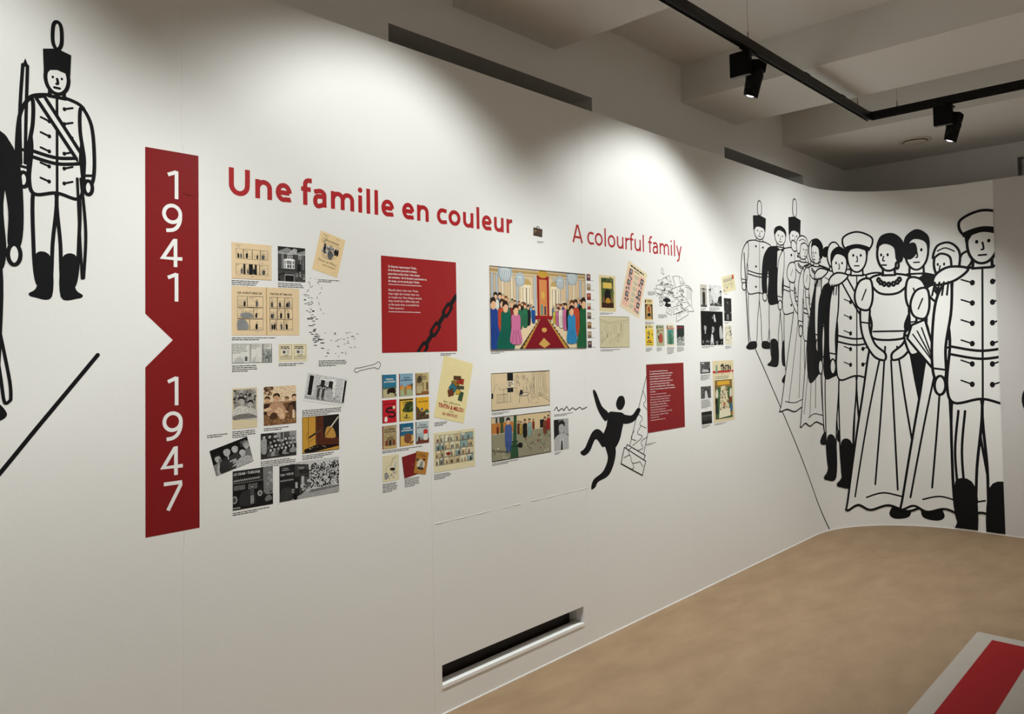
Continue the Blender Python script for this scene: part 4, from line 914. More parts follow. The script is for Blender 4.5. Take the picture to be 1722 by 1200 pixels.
sheet('photo_print', 'bright overexposed photo of two people facing across a table', 'photograph', 4.7196, 1.9229, .1781, .1436, 0, tone(.6), d, M_PHOTO)
def d(s):
    A = s.A; s.rect(A-.30, .70, A-.10, .95, hx('b3382c')); s.dashes(.12, .40, A-.5, 2, .09, MG, 3, .25); s.dashes(A*.62, .42, .4, 3, .10, MG, 5, .25)
    for k in range(6): s.poly([(.2+.2*k, .62), (.22+.2*k, .82), (.3+.2*k, .84), (.3+.2*k, .64)], MG, True)
    s.line([(.08, .5), (A-.1, .5)], .015, GY); mottled(s, 4, 10, (MG, LG), .05, .12, .6, .1, .3)
sheet('postcard', 'small tilted cream postcard with a red stamp', 'postcard', 4.9155, 2.016, .1855, .1143, 10.9, hx('ddd2a8'), d, M_AGED)
def d(s):
    A = s.A; s.rect(0, 0, A, 1, tone(.012)); 
    for x, y, h_, g in ((.24, .12, .52, .40), (.70, .06, .56, .34)): bust(s, x, y, h_, tone(.02), tone(g), tone(.015))
    s.poly([(.50, .02), (.60, .34), (.68, .30), (.74, .02)], tone(.6)); s.rect(.62, .36, .70, .42, tone(.5)); s.rect(.2, .34, .27, .48, tone(.4)); s.poly([(1.1, .2), (1.08, .5), (1.2, .56), (1.28, .3), (1.26, .2)], tone(.5), True); s.poly([(.78, .70), (.74, .86), (.80, .92), (.86, .78), (.88, .70)], tone(.55), True); s.ell(.68, .81, .035, .04, tone(.25)); mottled(s, 8, 26, (tone(.4), tone(.2), tone(.02)), .04, .03, A-.1, .01, .12)
sheet('photo_print', 'largest dark photo of seated men with one raised arm', 'photograph', 4.6665, 1.7007, .298, .2294, 0, tone(.02), d, M_PHOTO)
def d(s):
    A = s.A; s.rect(0, 0, A, 1, tone(.03)); mottled(s, 5, 16, (tone(.06), tone(.04)), .09); pawn(s, A*.46, .22, .70, tone(.05), tone(.22), tone(.02)); s.rect(A*.36, .06, A*.44, .3, tone(.4)); s.rect(A*.52, .06, A*.6, .3, tone(.35)); s.ell(.06, .40, .05, .04, tone(.3)); s.ell(A-.06, .38, .05, .04, tone(.3))
sheet('photo_print', 'narrow dark photo of a figure below the postcard', 'photograph', 4.892, 1.8315, .1062, .1598, 0, tone(.05), d, M_PHOTO)
def d(s):
    A = s.A; mottled(s, 7, 34, (LG, MG, hx('b5ad92'), GY), .06, .05, A-.05, .30, .95); s.poly([(.1, .3), (.3, .56), (.44, .5), (.5, .3)], hx('e0d9c0'), True); s.dashes(.1, .25, A-.2, 1, .04, BK, 4); s.dashes(.3, .12, .2, 2, .03, LG, 5)
sheet('comic_page', 'small pale ink page below the narrow dark photo', 'print', 4.8889, 1.6525, .0998, .1357, 0, hx('dad3bc'), d, M_AGED)
def d(s):
    WH = (.74, .66, .64); y = .885
    for t in ('Il y a certes des quantités de choses que', 'mes collaborateurs peuvent faire sans moi et même', 'beaucoup mieux que moi. Mais faire vivre Tintin,', 'faire vivre Haddock, Tournesol, les Dupondt,', 'tous les autres, je crois que je suis le seul à pouvoir', "le faire : Tintin (et tous les autres), c'est moi,", 'exactement comme Flaubert disait : « Madame Bovary,', "c'est moi ! » Ce sont mes yeux, mes sens, mes poumons,", 'mes tripes !...'):
        s.text(t, .085, y, .0205, WH, None, 'l', .018); y -= .0375
    s.dashes(.085, y+.004, .44, 1, .012, WH, 3, .5, 1); y = .505
    for t in ('There are a lot of things my assistants can do', 'without me or even much better than me.', 'But to give life to Tintin, Haddock, Calculus,', 'the Thom(p)sons, and all the others,', "I think I'm the only one who can do this.", 'Tintin (and all the others), are me.', 'As Flaubert wrote: “Madame Bovary, that’s me!”', 'They are my eyes, my senses, my lungs,', 'my heart and soul!'):
        s.text(t, .085, y, .0205, WH, None, 'l', 0); y -= .0375
    s.dashes(.085, y+.004, .40, 1, .012, WH, 5, .5, 1)
sheet('quote_panel', 'red text panel with two white paragraphs beside the drawn column', 'panel', 4.0706, 1.2739, .4244, .4086, 0, hx('82171a'), d, M_PRINT, t=.0003, d=.0009, part='printed_text')
def d(s):
    A = s.A; s.rect(0, 0, A, 1, tone(.05)); s.rect(0, .45, A, 1, tone(.12)); mottled(s, 3, 40, (tone(.03), tone(.3), tone(.18)), .06, 0, A, .35, .8); s.poly([(.2, .1), (.25, .34), (1.3, .36), (1.5, .1)], tone(.5)); s.rect(.2, .84, .7, .93, tone(.55)); mottled(s, 4, 12, (tone(.04), tone(.6)), .04, .3, 1.4, .12, .36)
sheet('photo_print', 'small dark photo of a banquet table beside the magazine masthead', 'photograph', 4.5591, 1.4376, .1302, .0765, 0, tone(.08), d, M_PHOTO)
def d(s):
    A = s.A; s.rect(0, 0, A, 1, tone(.10)); mottled(s, 13, 50, (tone(.03), tone(.2), tone(.06)), .07); s.poly([(A*.36, 0), (A*.42, .60), (A*.5, .66), (A*.58, .60), (A*.72, 0)], tone(.62)); s.ell(A*.52, .22, .02, .05, BK); s.line([(A*.1, .2), (A*.2, .8), (A*.5, 1), (A*.8, .8), (A*.92, .2)], .03, tone(.3), smooth=True)
sheet('photo_print', 'small photo of a bright aisle between dark arches', 'photograph', 4.5603, 1.2733, .1308, .0799, 0, tone(.1), d, M_PHOTO)
def d(s):
    A = s.A; s.rect(0, 0, A, 1, tone(.02))
    for k in range(7): pawn(s, .2+.22*k, .04+.05*(k % 2), .7, tone(.03), tone(.28), BK); s.rect(.19+.22*k, .3, .21+.22*k, .8, tone(.3))
sheet('photo_print', 'small dark photo of an upright row of figures', 'photograph', 4.5635, 1.1049, .1362, .0813, 0, tone(.02), d, M_PHOTO)
def d(s):
    A = s.A; s.rect(0, .80, A, .835, hx('b8302c')); s.text('TINTIN', A*.62, .835, .085, BK, .36, 'c', .05); s.rect(A*.42, .925, A*.52, .945, BK); s.rect(.10, .79, .16, .93, hx('7a9a8c')); s.ell(.62, .795, .025, .03, hx('d8d4c4')); s.dashes(.28, .775, .14, 1, .014, BK, 2); s.rect(.06, .68, A-.06, .76, hx('e8ddb8')); s.dashes(.07, .74, A-.16, 3, .02, BK, 3, .4, .8)
    s.rect(.06, .05, A-.07, .68, hx('3f6238')); s.rect(.06, .56, A-.07, .68, hx('8a6a3a')); s.rect(.14, .60, A-.15, .665, hx('d9a736')); s.rect(.06, .05, .1, .6, hx('5a4a30'))
    s.poly([(.17, .06), (.26, .58), (A-.27, .58), (A-.14, .08)], hx('dccfa8')); mottled(s, 23, 150, (BK, hx('5a4a34'), hx('e8e0c8'), hx('b09a6a'), hx('e8e0c8')), .016, .22, A-.20, .2, .56)
    s.poly([(.17, .06), (.19, .18), (A-.15, .20), (A-.14, .08)], hx('e4dcc0')); s.ell(.36, .28, .04, .03, hx('b5704c'))
    for x, y, c in ((.09, .34, '2a241c'), (A-.14, .36, '7a3422'), (A-.11, .22, '3f6a86'), (A-.12, .46, 'd8d2bc'), (.11, .46, 'd8d2bc'), (.10, .2, '1f2a34')): s.poly([(x-.03, y-.06), (x-.03, y+.04), (x+.02, y+.08), (x+.05, y+.02), (x+.04, y-.06)], hx(c), True)
    s.ell(A-.10, .11, .02, .03, hx('d07a2c')); s.frame(.06, .05, A-.07, .68, .004, BK)
sheet('magazine_cover', 'large cream magazine cover with a red band and a long banquet table picture', 'magazine', 4.8039, 1.2706, .2923, .416, 0, hx('ddcca4'), d, M_PRINT)
# --- lower middle pair and portrait
def d(s):
    A = s.A; rn = random.Random(6); s.rect(.10, .10, .12, .98, hx('c8b492')); s.rect(.62, .78, .85, .98, BK); s.rect(.62, .46, .85, .6, BK); s.rect(.60, .58, .92, .78, hx('e0d2b4')); s.frame(.60, .58, .92, .78, .008, BK); s.dashes(.65, .72, .22, 3, .05, BK, 3, .5)
    for x0, y0, x1, y1 in ((.2, .2, .62, .42), (.48, .2, .74, .56)): s.frame(x0, y0, x1, y1, .009, GY)
    for k in range(4): s.line([(.22, .24+.05*k), (.6, .24+.05*k)], .006, GY)
    s.ell(1.28, .38, .20, .05, hx('d8c8a8')); s.line([(1.08+.2*(1-math.cos(t)), .38+.05*math.sin(t)) for t in [i*.4 for i in range(16)]], .014, BK, True); s.line([(1.12, .35), (1.08, .14)], .012, BK); s.line([(1.42, .36), (1.48, .14)], .012, BK); s.poly([(1.1, .38), (1.14, .5), (1.22, .48), (1.22, .38)], BK, True)
    for k in range(16): s.line([(1.62+.04*k, .98), (1.60+.04*k+rn.uniform(-.04, .04), .6), (1.58+.05*k, .2+.01*k)], .006, GY, smooth=True)
    for k in range(60):
        x, y = rn.uniform(.9, 1.7), rn.uniform(.45, .95); s.line([(x, y), (x+rn.uniform(-.05, .05), y-rn.uniform(.03, .1)), (x+rn.uniform(-.05, .05), y-rn.uniform(.06, .15))], .007, GY)
    for k in range(40):
        x, y = rn.uniform(1.5, 1.95), rn.uniform(.08, .4); s.line([(x, y), (x+.03, y+rn.uniform(-.03, .03))], .007, GY)
    s.line([(1.9, .34), (A, .12)], .008, GY); s.line([(1.88, .4), (A, .2)], .006, GY); s.rect(0, .32, .07, .46, BK); s.line([(.05, .46), (.2, .72), (.3, .56), (.5, .54)], .008, GY); s.frame(.008, .008, A-.008, .992, .012, BK)
sheet('art_print', 'wide tan ink drawing of a furnished room with curtains', 'print', 2.7582, 1.3851, .4242, .1783, 0, hx('d6c19c'), d, M_PRINT)
def d(s):
    A = s.A; rn = random.Random(16); s.rect(0, 0, A, 1, hx('8f8b72')); s.rect(0, .62, A, 1, hx('d4bd94')); s.rect(0, .62, .72, .86, hx('b9773a')); s.rect(.1, .86, .72, 1, hx('b8b4a4'))
    for x in (.14, .26, .36): s.rect(x, .86, x+.06, .98, hx('3a3a34'))
    s.rect(1.66, .62, 1.82, .82, BK); s.rect(0, .6, A, .625, hx('b8ae92')); mottled(s, 4, 34, (hx('6e6a56'), hx('b8b09a'), hx('7a4a34'), hx('a8a48c')), .028, .05, A-.05, .03, .56)
    for x, y, c, h_ in ((.20, .62, '7a3420', .2), (.90, .56, '6a3428', .3), (.98, .54, 'b59a4a', .3), (1.12, .46, '1c1a1a', .42), (1.28, .48, '8aa8a0', .40), (1.42, .62, '8a3a2c', .24), (1.84, .48, '7a4430', .4), (1.97, .56, 'a8262a', .36)): pawn(s, x, y, h_, hx(c), hx('d0a684'), hx('2a1c16'), 0, .008)
    for k in range(8): x = rn.uniform(.9, 1.8); s.line([(x, rn.uniform(.1, .5)), (x+.2, rn.uniform(.1, .5))], .006, BK)
    pawn(s, .55, .26, .70, hx('44598c'), hx('d4ae8c'), hx('1c1a2c')); s.rect(.47, .16, .54, .4, hx('3c5080')); s.rect(.56, .16, .63, .4, hx('3c5080'))
    s.poly([(.60, .02), (.64, .3), (.70, .36), (.74, 1), (.84, 1), (.82, .36), (.86, .3), (.88, .02)], hx('2f5036')); s.rect(.66, .36, .86, .40, hx('26402c')); s.rect(.64, .26, .87, .29, hx('26402c')); s.poly([(.28, .62), (.32, .98), (.36, .98), (.40, .62)], hx('3a5238'))
    s.poly([(.85, .26), (.9, .34), (1.02, .32), (1.0, .22)], BK, True); s.line([(0, .28), (.6, .16)], .008, BK); s.line([(0, .25), (.6, .13)], .008, BK); s.frame(.006, .006, A-.006, .994, .010, BK)
sheet('art_print', 'colour print of a littered street with a green lamp post', 'print', 2.7579, 1.1611, .4296, .2088, 0, hx('8f8b72'), d, M_PRINT)
def d(s):
    A = s.A; s.rect(0, 0, A, 1, tone(.22)); s.rect(0, .2, .24, 1, tone(.03)); s.rect(.5, .5, A, 1, tone(.4)); bust(s, A*.52, -.04, 1.0, tone(.46), tone(.42), tone(.03)); s.poly([(A*.44, 0), (A*.48, .30), (A*.56, .30), (A*.58, 0)], tone(.05)); s.poly([(A*.40, .02), (A*.42, .42), (A*.48, .30)], tone(.62)); s.poly([(A*.64, .02), (A*.62, .42), (A*.56, .30)], tone(.62))
sheet('photo_print', 'black and white portrait of a man in a pale jacket beside the street print', 'photograph', 3.0567, 1.1377, .1182, .1593, 0, tone(.25), d, M_PHOTO)
# --- little suitcase print by the title
def d(s):
    A = s.A; s.rect(0, 0, A, 1, hx('4a3426')); s.frame(.04, .04, A-.04, .96, .06, hx('2a1c14')); mottled(s, 5, 10, (hx('7a6a44'), hx('3a4a3a'), hx('6a3a2a')), .14, .2, A-.2, .2, .8)
o = sheet('suitcase_sticker', 'small brown suitcase sticker between the French and English titles', 'sticker', 2.9007, 2.1804, .068, .0414, -3, hx('4a3426'), d, M_PRINT)
me = bpy.data.meshes.new('handle'); v, f = ribbon(crom([(-.010, .021), (-.008, .028), (.008, .028), (.010, .021)], False, 4), .004, False)
me.from_pydata([(a, -.0004, b) for a, b in v], [], f); obj('handle', me, mat('suitcase_leather', hx('2a1c14'), .6), o)
caption('short caption lines under the brown suitcase sticker', 2.895, 2.139, .062, 2, .006, 3)
# --- caption blocks
for i, (lab, x, z, w_, n) in enumerate([
    ('four line caption under the page of two panel rows', 1.262, 1.855, .104, 4), ('four line caption under the house photo', 1.442, 1.855, .112, 4), ('two line caption under the tilted magazine cover page', 1.612, 1.876, .098, 2),
    ('two line caption under the aged double page spread', 1.262, 1.652, .170, 2), ('four line caption under the three black and white panels', 1.262, 1.553, .098, 4), ('two line caption under the boxed notices', 1.442, 1.555, .118, 2),
    ('four line caption below the footprint trail', 1.611, 1.562, .128, 4), ('four line caption under the snapshot of two youths', 1.262, 1.322, .090, 4), ('two line caption under the sepia grass photo', 1.382, 1.322, .120, 2),
    ('four line caption between the shop photo and the ochre panel', 1.538, 1.376, .190, 4), ('three line caption under the ochre window panel', 1.538, 1.206, .150, 3), ('two line caption above the book signing photo', 1.172, 1.318, .088, 2),
    ('four line caption under the seated crowd photo', 1.369, 1.204, .142, 4), ('two line caption under the bus front photo', 1.262, 1.038, .152, 2), ('two line caption under the red quotation square', 2.232, 1.578, .100, 2),
    ('two line caption under the nine book covers', 1.908, 1.182, .230, 2), ('six line caption under the small ink drawing page', 1.908, 1.046, .082, 6), ('six line caption under the red board and brown book', 2.022, 1.052, .086, 6),
    ('three line caption under the tilted yellow poster', 2.192, 1.275, .080, 3), ('four line caption under the coloured double page', 2.186, 1.048, .104, 4), ('two line caption under the palace hall print', 2.548, 1.580, .102, 2),
    ('two line caption under the green archway cover', 3.412, 1.784, .140, 2), ('two line caption under the hall pencil sketch', 3.408, 1.578, .200, 2), ('four line caption above the arched magazine cover', 3.895, 1.922, .098, 4),
    ('three line caption under the arched magazine cover', 3.858, 1.738, .100, 3), ('four line caption left of the heap of drawn papers', 4.004, 1.786, .108, 4), ('four line caption under the bright yellow magazine', 3.860, 1.582, .070, 4),
    ('four line caption under the sage green magazine', 3.978, 1.582, .066, 4), ('seven line caption under the teal magazine', 4.096, 1.582, .086, 7), ('five line caption under the near black magazine', 4.212, 1.582, .092, 5),
    ('three line caption under the brown toned standing photo', 4.522, 1.838, .078, 3), ('four line caption under the bright overexposed photo', 4.634, 1.846, .160, 4), ('one line caption under the tilted postcard', 4.850, 1.944, .080, 1),
    ('two line caption under the narrow dark photo', 4.842, 1.746, .070, 2), ('two line caption under the largest dark photo', 4.522, 1.582, .170, 2), ('three line caption under the small pale ink page', 4.842, 1.580, .098, 3),
    ('six line caption under the banquet table photo', 4.496, 1.394, .128, 6), ('nine line caption under the bright aisle photo', 4.496, 1.228, .128, 9), ('three line caption under the row of figures photo', 4.496, 1.060, .118, 3),
    ('two line caption under the large magazine cover', 4.664, 1.058, .200, 2), ('two line caption right of the drawn column base', 3.830, 1.010, .132, 2), ('two line caption under the furnished room drawing', 2.548, 1.290, .130, 2),
    ('two line caption under the littered street print', 2.546, 1.052, .180, 2), ('two line caption under the grass tufts', 3.002, 1.248, .170, 2), ('two line caption under the portrait of a man', 3.000, 1.052, .060, 2)]):
    caption(lab, x, z, w_, n, .0064, i+20)
# ------------------------------------------------------------------ line drawings on the wall (plain generic figures in black vinyl)
class Art:
    """vinyl drawing in wall coordinates (s along the wall, z up): white fills, black fills, black lines; later shapes lie over earlier ones"""
    STACK = []                                # boxes already laid on this drawing: (s0, s1, z0, z1, layer)
    def __init__(a, smax=None): a.smax = smax; a.wh = bmesh.new(); a.bk = bmesh.new()
    def _poly(a, bm, pts, d):
        pts = [p for i, p in enumerate(pts) if math.hypot(p[0]-pts[i-1][0], p[1]-pts[i-1][1]) > 1e-5]
        if len(pts) < 3: return
        tmp = bmesh.new(); vs_ = [tmp.verts.new((x, z, 0)) for x, z in pts]
        for t in tess(pts):
            try: tmp.faces.new([vs_[i] for i in t])
            except ValueError: pass
        a._wrap(tmp, bm, d)
    def _wrap(a, tmp, bm, d):
        geo = lambda: tmp.verts[:]+tmp.edges[:]+tmp.faces[:]
        if a.smax:
            bmesh.ops.bisect_plane(tmp, geom=geo(), plane_co=(a.smax, 0, 0), plane_no=(1, 0, 0), clear_outer=True)
        bmesh.ops.bisect_plane(tmp, geom=geo(), plane_co=(0, .012, 0), plane_no=(0, -1, 0), clear_outer=True)
        if tmp.verts:
            s0 = min(v.co.x for v in tmp.verts); s1 = max(v.co.x for v in tmp.verts)
            if s1 > XA:
                for k in range(75):
                    s = XA+k*GRID
                    if s0 < s < s1: bmesh.ops.bisect_plane(tmp, geom=geo(), plane_co=(s, 0, 0), plane_no=(1, 0, 0))
        tmp.verts.index_update(); mp = [bm.verts.new(on_wall(v.co.x, v.co.y, d)) for v in tmp.verts]
        for f in tmp.faces:
            try: bm.faces.new([mp[v.index] for v in f.verts])
            except ValueError: pass
        tmp.free()
    def depth(a, pts):
        x0 = min(p[0] for p in pts); x1 = max(p[0] for p in pts); y0 = min(p[1] for p in pts); y1 = max(p[1] for p in pts); L = 1
        for b in Art.STACK:
            if b[0] < x1 and b[1] > x0 and b[2] < y1 and b[3] > y0 and b[4] >= L: L = b[4]+1
        Art.STACK.append((x0, x1, y0, y1, L))
        return .0003+.00005*L
    def fill(a, pts, smooth=1): a._poly(a.wh, crom(pts, True, 5) if smooth else pts, a.depth(pts))
    def ink(a, pts, smooth=1): a._poly(a.bk, crom(pts, True, 5) if smooth else pts, a.depth(pts))
    def line(a, pts, w_, closed=False, smooth=1):
        if smooth: pts = crom(pts, closed, 6)
        V, Fc = ribbon(dense(pts, closed, .02) if not smooth else pts, w_, closed)
        if not V: return
        tmp = bmesh.new(); vs_ = [tmp.verts.new((x, z, 0)) for x, z in V]
        for f in Fc:
            try: tmp.faces.new([vs_[i] for i in f])
            except ValueError: pass
        a._wrap(tmp, a.bk, a.depth(V))
    def done(a, name, parent, lab=None):
        o = None
        if a.bk.verts: o = obj(name, a.bk, M_INK, parent)
        else: a.bk.free()
        if a.wh.verts: obj('white_ground', a.wh, M_WALL, o or parent)
        else: a.wh.free()
        if o and lab: o['label'] = lab
        return o
class Fig:
    """figure template: unit height, x centred; s,z0 = foot point on the wall, H height, W metres per unit x, w line width"""
    def __init__(f, art, s, z0, H, W, w_, lean=0): f.a, f.s, f.z0, f.H, f.W, f.w, f.lean = art, s, z0, H, W, w_, lean
    def P(f, pts): return [(f.s+x*f.W+(y-.5)*f.lean, f.z0+y*f.H) for x, y in pts]
    def body(f, pts, ink=False, smooth=1, w_=None):
        p = f.P(pts)
        if ink: f.a.ink(p, smooth)
        else: f.a.fill(p, smooth); f.a.line(p, w_ or f.w, True, smooth)
    def line(f, pts, w_=None, smooth=1): f.a.line(f.P(pts), w_ or f.w, False, smooth)
    def ell(f, cx, cy, rx, ry, ink=False, n=10): f.body([(cx+rx*math.cos(i*2*math.pi/n), cy+ry*math.sin(i*2*math.pi/n)) for i in range(n)], ink)
def man(t, coat='w', hat=None, sash=False, epau=False, sword=False, face=True, boots=True, few=False, cloak=False, hair=True):
    if cloak: t.body([(-.14, .82), (-.28, .5), (-.26, .3), (-.1, .36), (.02, .5), (.02, .8)], True)
    for g in (-1, 1):
        t.body([(g*.1, .46), (g*.105, .22), (g*.085, .05), (g*.03, .05), (g*.018, .22), (g*.004, .44)])
        t.body([(g*.095, .17), (g*.088, .04), (g*.125, .005), (g*.1, -.01), (g*.02, -.005), (g*.025, .16)] if boots else [(g*.09, .05), (g*.13, .01), (g*.1, -.01), (g*.03, 0), (g*.03, .05)], True)
    if sword: t.line([(.13, .5), (.2, .1)]); t.line([(.16, .5), (.22, .11), (.2, .1)]); t.line([(.1, .53), (.18, .52)])
    t.body([(-.03, .85), (-.12, .825), (-.135, .76), (-.115, .62), (-.125, .48), (-.1, .42), (0, .435), (.1, .42), (.125, .48), (.115, .62), (.135, .76), (.12, .825), (.03, .85)], coat == 'b')
    if coat == 'b':
        t.body([(-.03, .85), (-.035, .7), (0, .58), (.035, .7), (.03, .85)], smooth=0)
        t.body([(-.03, .84), (-.03, .81), (0, .825), (.03, .81), (.03, .84), (0, .828)], True, 0)
    else:
        t.line([(0, .84), (.002, .44)], t.w*.7); n = 3 if few else 6
        for i in range(n):
            y = .8-.32*i/(n-1); t.ell(-.035, y, .009, .009, True, 6); t.ell(.035, y, .009, .009, True, 6)
            if not few: t.line([(-.075, y+.012), (-.035, y)], t.w*.6); t.line([(.075, y+.012), (.035, y)], t.w*.6)
        t.line([(-.113, .6), (0, .585), (.113, .6)]); t.line([(-.113, .575), (0, .56), (.113, .575)])
    if sash: t.body([(-.1, .83), (-.06, .84), (.115, .62), (.112, .57)], smooth=0)
    for g in (-1, 1):
        t.body([(g*.115, .82), (g*.165, .75), (g*.18, .6), (g*.17, .5), (g*.13, .5), (g*.13, .6), (g*.11, .72)], coat == 'b')
        t.ell(g*.15, .475, .02, .03)
        if coat != 'b': t.line([(g*.13, .525), (g*.174, .53)], t.w*.8)
        if epau:
            t.body([(g*.05, .845), (g*.12, .855), (g*.17, .83), (g*.17, .8), (g*.1, .81)])
            for k in range(5): t.line([(g*(.105+k*.016), .808), (g*(.108+k*.018), .765)], t.w*.7)
    t.body([(-.03, .9), (-.034, .845), (.034, .845), (.03, .9)], smooth=0)
    t.ell(0, .925, .054, .066)
    if hair: t.body([(-.058, .925), (-.055, .975), (0, 1.002), (.055, .975), (.058, .925), (.035, .957), (-.02, .965)], True)
    if face:
        t.ell(-.02, .928, .006, .006, True, 6); t.ell(.022, .928, .006, .006, True, 6)
        t.line([(0, .925), (.004, .905), (-.004, .902)], t.w*.7); t.line([(-.014, .885), (.014, .885)], t.w*.7)
    if hat == 'shako':
        t.body([(-.062, .95), (-.066, 1.04), (0, 1.055), (.066, 1.04), (.062, .95), (0, .962)], True, 0)
        t.body([(0, 1.05), (.02, 1.08), (.018, 1.15), (0, 1.17), (-.018, 1.15), (-.02, 1.08)])
    if hat == 'cap':
        t.body([(-.066, .955), (-.08, 1.0), (0, 1.025), (.08, 1.0), (.066, .955), (0, .968)]); t.body([(-.066, .962), (0, .975), (.066, .962), (.062, .945), (0, .957), (-.062, .945)], True)
def lady(t, dark=True, side=1, fan=False, bow=True, folds=4):
    m_ = lambda pts: [(x*side, y) for x, y in pts]
    t.body(m_([(-.06, .635), (-.12, .42), (-.2, .06), (-.22, .01), (-.15, .015), (-.08, -.005), (0, .015), (.08, 0), (.14, .02), (.2, .005), (.19, .06), (.12, .4), (.062, .635)]))
    for k in range(folds):
        a = -.035+.075*k/max(1, folds-1); t.line(m_([(a, .59-.05*(k % 2)), (a*2.2, .35), (a*3.9, .05+.02*(k % 3))]), t.w*.8)
    t.line(m_([(-.17, .06), (-.08, .045), (.02, .06), (.1, .045)]), t.w*.7)
    t.body(m_([(-.024, .855), (-.095, .835), (-.1, .75), (-.068, .67), (-.065, .62), (.066, .62), (.075, .68), (.1, .76), (.085, .835), (.024, .855)]))
    t.line(m_([(-.095, .83), (-.04, .785), (.04, .785), (.088, .83)])); t.line(m_([(-.066, .645), (.068, .645)]), t.w*.8)
    for g in (-1, 1):
        t.body(m_([(g*.085, .74), (g*.125, .74), (g*.12, .64), (g*.07, .56), (g*.02, .54), (g*.015, .565), (g*.06, .6), (g*.085, .66)]))
        t.body(m_([(g*.08, .835), (g*.13, .83), (g*.155, .78), (g*.14, .735), (g*.09, .725), (g*.07, .77)]))
        t.line(m_([(g*.1, .8), (g*.12, .76)]), t.w*.6); t.line(m_([(g*.08, .675), (g*.124, .68)]), t.w*.7)
    if fan:
        t.body(m_([(.03, .55), (.09, .72), (.15, .7), (.17, .65), (.06, .54)]), smooth=0)
        for k in range(3): t.line(m_([(.045, .55), (.105+k*.02, .69-k*.012)]), t.w*.6)
    if bow: t.body(m_([(-.065, .635), (-.12, .67), (-.125, .62)])); t.body(m_([(-.065, .63), (-.13, .58), (-.09, .56)]))
    t.body(m_([(-.022, .9), (-.026, .85), (.026, .85), (.022, .9)]), smooth=0)
    for i in range(7):
        a = math.pi*(i+.5)/7; t.ell(.045*math.cos(a), .838-.022*math.sin(a), .006, .007, False, 6)
    t.body(m_([(-.07, .955), (-.105, .965), (-.115, .93), (-.09, .905), (-.06, .915)]), dark)
    t.ell(0, .93, .05, .064)
    t.body(m_([(-.056, .9), (-.062, .965), (-.02, 1.003), (.035, .995), (.054, .95), (.02, .965), (-.02, .95), (-.03, .905)]), dark)
    if not dark: t.line(m_([(-.04, .97), (0, .985), (.035, .975)]), t.w*.6)
    t.ell(-.035*side, .885, .006, .012)
    t.ell(.005*side, .925, .005, .006, True, 6); t.ell(.033*side, .925, .005, .006, True, 6)
    t.line(m_([(.022, .92), (.026, .905), (.018, .903)]), t.w*.6); t.line(m_([(.01, .887), (.03, .888)]), t.w*.7)

mr = empty('crowd_mural', (6.9, -.3, 0)); tag(mr, 'black line mural of a dressed up crowd on the curved end of the wall', 'mural')
ml = empty('guard_mural', (.6, 0, 1.3)); tag(ml, 'black line mural of a guard with tall hat left of the year banner', 'mural')
def keep(o, parent):
    if o: o.parent = parent; o.matrix_parent_inverse = Matrix.Translation(-Vector(parent.location))
Art.STACK.clear()
def figure(parent, name, s, z, H, W, w_, fn, lean=0, extra=None, smax=None, lab=None, **kw):
    a = Art(smax); t = Fig(a, s, z, H, W, w_/1000, lean); fn(t, **kw)
    if extra: extra(a)
    keep(a.done(name, None, lab), parent)
def lines(parent, name, fn, smax=None):
    a = Art(smax); fn(a); keep(a.done(name, None), parent)
E_ = S_EDGE-.004
lines(mr, 'floor_line', lambda a: a.line([(5.251, 1.602), (5.575, 1.237), (6.103, .609), (6.524, .012)], .011))
figure(mr, 'drawn_figure', 5.393, 1.557, .948, 1.631, 8.9, man, hat='shako', few=True, boots=False, lean=.06, extra=lambda a: a.line([(5.159, 2.251), (5.177, 1.927), (5.195, 1.598)], .013))
figure(mr, 'drawn_figure', 5.749, 1.428, 1.084, 1.80, 9.8, man, coat='b', lean=.07)
figure(mr, 'drawn_figure', 6.011, 1.287, 1.262, 1.804, 9.6, man, hat='shako', few=True, boots=False, lean=.09)
figure(mr, 'drawn_figure', 6.163, 1.050, 1.417, 2.0, 10.7, lady, dark=False, bow=False, lean=.1)
figure(mr, 'drawn_figure', 6.383, .974, 1.501, 1.80, 11.5, man, sash=True, boots=False, hair=False, lean=.09)
figure(mr, 'drawn_figure', 6.411, .903, 1.564, 1.561, 11.5, lady, dark=True, folds=5, side=-1, bow=False, lean=.09)
figure(mr, 'drawn_figure', 6.651, .743, 1.727, 1.485, 13.8, man, cloak=True, hair=False, epau=True, boots=False, lean=.07)
figure(mr, 'drawn_figure', 6.700, .448, 1.967, 1.578, 14.3, man, coat='b', lean=.08)
figure(mr, 'drawn_figure', 6.885, .372, 2.124, 1.714, 16.0, man, sash=True, sword=True, hat='cap', epau=True, lean=.08)
figure(mr, 'drawn_figure', 7.390, .082, 2.470, 1.657, 17.5, man, coat='b', boots=False, lean=.08, smax=E_)
figure(mr, 'drawn_figure', 7.168, .138, 2.385, 1.963, 19.7, lady, dark=True, side=-1, lean=.08, smax=E_)
figure(mr, 'drawn_figure', 7.608, .128, 2.282, 1.712, 19.2, lady, dark=False, side=-1, fan=True, lean=.07, smax=E_)
figure(mr, 'drawn_figure', 7.879, -.049, 2.644, 2.072, 21.7, man, epau=True, sword=True, hat='cap', lean=.09, smax=E_,
       extra=lambda a: (a.line([(7.696, .997), (7.66, .645), (7.676, .248)], .019), a.line([(7.745, .997), (7.71, .645), (7.725, .248)], .019)))
Art.STACK.clear()
lines(ml, 'floor_line', lambda a: a.line([(.827, 1.597), (.736, 1.48), (.658, 1.38), (.57, 1.265), (.473, 1.143)], .0125))
